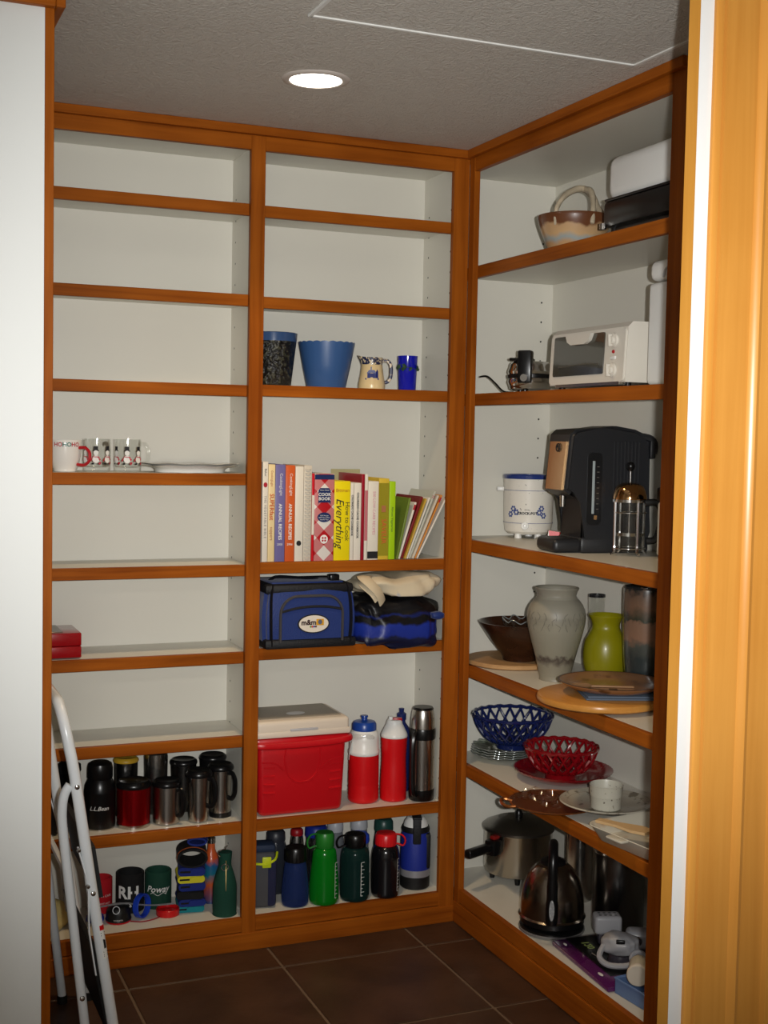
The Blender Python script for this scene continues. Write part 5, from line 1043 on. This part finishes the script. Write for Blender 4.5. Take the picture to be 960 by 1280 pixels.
h = thing('storage_tray', 'small translucent blue divided tray at the front of the bottom shelf', 'tray', (.112, -.945, zs), -84)
TB_ = M('tray_blue', (110, 140, 190), rough=.3, trans=.2)
obj('tray_floor', box(B(), -.085, .10, -.06, .06, 0, .004, .001, 1), TB_, h)
for a in ((-.085, .10, -.06, -.056), (-.085, .10, .056, .06), (-.085, -.081, -.06, .06), (.096, .10, -.06, .06)): obj('tray_wall', box(B(), *a, .003, .040, .001, 1), TB_, h)
for x_ in (-.04, .01, .055): obj('divider', box(B(), x_, x_ + .003, -.056, .056, .003, .036), TB_, h, smooth=0)
obj('tray_rim', tube(B(), [(-.085, -.06, .040), (.10, -.06, .040), (.10, .06, .040), (-.085, .06, .040)], .003, 6, True), TB_, h)
h = thing('jar', 'small white jar lying on the blue tray with its lid to the front', 'jar', (.082, -.915, zs + .040 + .030), 0)
h.rotation_euler = (math.radians(90), 0, math.radians(-38))
obj('jar_body', lathe(B(), [(0, -.05), (.024, -.05), (.026, -.045), (.026, .012), (0, .012)], 32), M('jar_cream', (206, 200, 180), rough=.35), h)
obj('jar_lid', lathe(B(), [(0, .012), (.028, .012), (.0285, .015), (.0285, .028), (.026, .031), (0, .031)], 32), M('jar_lid_cream', (210, 200, 184), rough=.4), h)

# ================================================================== step ladder leaning on the left unit
h = thing('step_ladder', 'white tubular folding step ladder leaning against the left shelving', 'ladder', (-1.27, -.43, 0), 0)
LW = M('ladder_white', (226, 230, 232), rough=.22, coat=.4)
yn, yf = -.17, .26         # near and far rails
def fr(z): return .080 - .1505 * z          # front rail
def rr_(z): return .010 - .1110 * z         # rear rail
TR = .0135
ptsF = [(fr(0), yn, 0.012), (fr(.4), yn, .40), (fr(.72), yn, .72), (fr(.80) - .002, yn + .004, .80), (fr(.86) - .004, yn + .018, .86), (fr(.895) - .005, yn + .05, .895), (fr(.905) - .005, yn + .10, .905), (fr(.905) - .005, yf - .10, .905), (fr(.895) - .005, yf - .05, .895), (fr(.86) - .004, yf - .018, .86), (fr(.80), yf - .004, .80), (fr(.72), yf, .72), (fr(.4), yf, .40), (fr(0), yf, .012)]
obj('front_frame', tube(B(), ptsF, TR, 12, sm=5), LW, h)
for y_ in (yn + .002, yf - .002):
    obj('rear_leg', tube(B(), [(rr_(0), y_, .012), (rr_(.4), y_, .40), (rr_(.60), y_, .60), (rr_(.66) + .004, y_, .66), (rr_(.70) + .014, y_, .695), (fr(.715) - .014, y_, .715)], .0115, 12, sm=4), LW, h)
for y_ in (yn, yf):
    obj('rubber_foot', lathe(B(), [(0, 0), (.016, 0), (.016, .022), (.0, .024)], 16, c=(fr(0), y_, 0)), BLACKM, h); obj('rubber_foot', lathe(B(), [(0, 0), (.014, 0), (.014, .022), (.0, .024)], 16, c=(rr_(0), y_, 0)), BLACKM, h)
    s_ = -1 if y_ == yn else 1
    for z_, r0_ in ((.712, fr), (.452, fr), (.20, rr_)):
        obj('rivet', lathe(B(), [(0, 0), (.0065, 0), (.0055, .003), (.002, .0045), (0, .0045)], 14), CHROME, h, (r0_(z_), y_ + s_ * TR * .95, z_), (math.radians(90) * (1 if s_ < 0 else -1), 0, 0))
    obj('hinge_link', tube(B(), [(rr_(.57) + .030, y_ + s_ * .004, .565), (rr_(.46) + .042, y_ + s_ * .004, .475), (rr_(.38) + .036, y_ + s_ * .004, .36), (fr(.26) - .020, y_ + s_ * .004, .25)], .0065, 6, flat=.4), LW, h)
    for z_, dx_ in ((.560, .030), (.470, .042)): obj('rivet', lathe(B(), [(0, 0), (.0055, 0), (.0045, .003), (0, .004)], 12), CHROME, h, (rr_(z_) + dx_, y_ + s_ * .012, z_), (math.radians(90) * (1 if s_ < 0 else -1), 0, 0))
def slab(x0, z0, x1, z1, t, a, b):
    dx, dz = x1 - x0, z1 - z0; l = math.hypot(dx, dz); nx, nz = -dz / l * t / 2, dx / l * t / 2
    return prism(B(), [(x0 + nx, z0 + nz), (x1 + nx, z1 + nz), (x1 - nx, z1 - nz), (x0 - nx, z0 - nz)], a, b, 'y')
obj('step', slab(fr(.55) + .018, .555, fr(.43) + .020, .43, .012, yn + .016, yf - .016), BLACKM, h)
obj('step', slab(fr(.30) - .02, .32, fr(.07) - .01, .09, .012, yn + .016, yf - .016), BLACKM, h)
obj('cross_bar', tube(B(), [(rr_(.5), yn, .5), (rr_(.5), yf, .5)], .008, 8), LW, h)
# warning sticker on the near rail
def stk(u, v): a = -PI / 2 + .75 + u / TR; return Vector((fr(v) + (TR + .0006) * math.cos(a), yn + (TR + .0006) * math.sin(a), v))
bm = B()
for q in range(6): flatdecal(bm, [(-.010 + q * .0034, .29), (-.010 + (q + 1) * .0034, .29), (-.010 + (q + 1) * .0034, .375), (-.010 + q * .0034, .375)], stk)
st = obj('warning_sticker', bm, WINK, h, smooth=0)
def stk2(u, v): p_ = stk(u, v); c_ = Vector((fr(v), yn, v)); return c_ + (p_ - c_) * 1.05
bm = B(); flatdecal(bm, [(-.008, .360), (-.001, .360), (-.001, .372), (-.008, .372)], stk2); flatdecal(bm, [(-.001, .360), (.006, .360), (.006, .372), (-.001, .372)], stk2); obj('red_heading', bm, RED, st, smooth=0)
bm = B()
for z_ in (.352, .346, .305, .299, .295): flatdecal(bm, [(-.007, z_), (.006, z_), (.006, z_ + .0025), (-.007, z_ + .0025)], stk2)
flatdecal(bm, [(-.004, .315), (.003, .315), (.003, .335), (-.004, .338)], stk2); obj('fine_print', bm, INK, st, smooth=0)

# everything that stands on a shelf rests a hair above it
for o in [o for o in COL.objects if o.parent is None and o.get('category') and o['category'] not in ('shelving unit', 'hatch', 'light', 'ladder')]:
    o.location.z += .0006
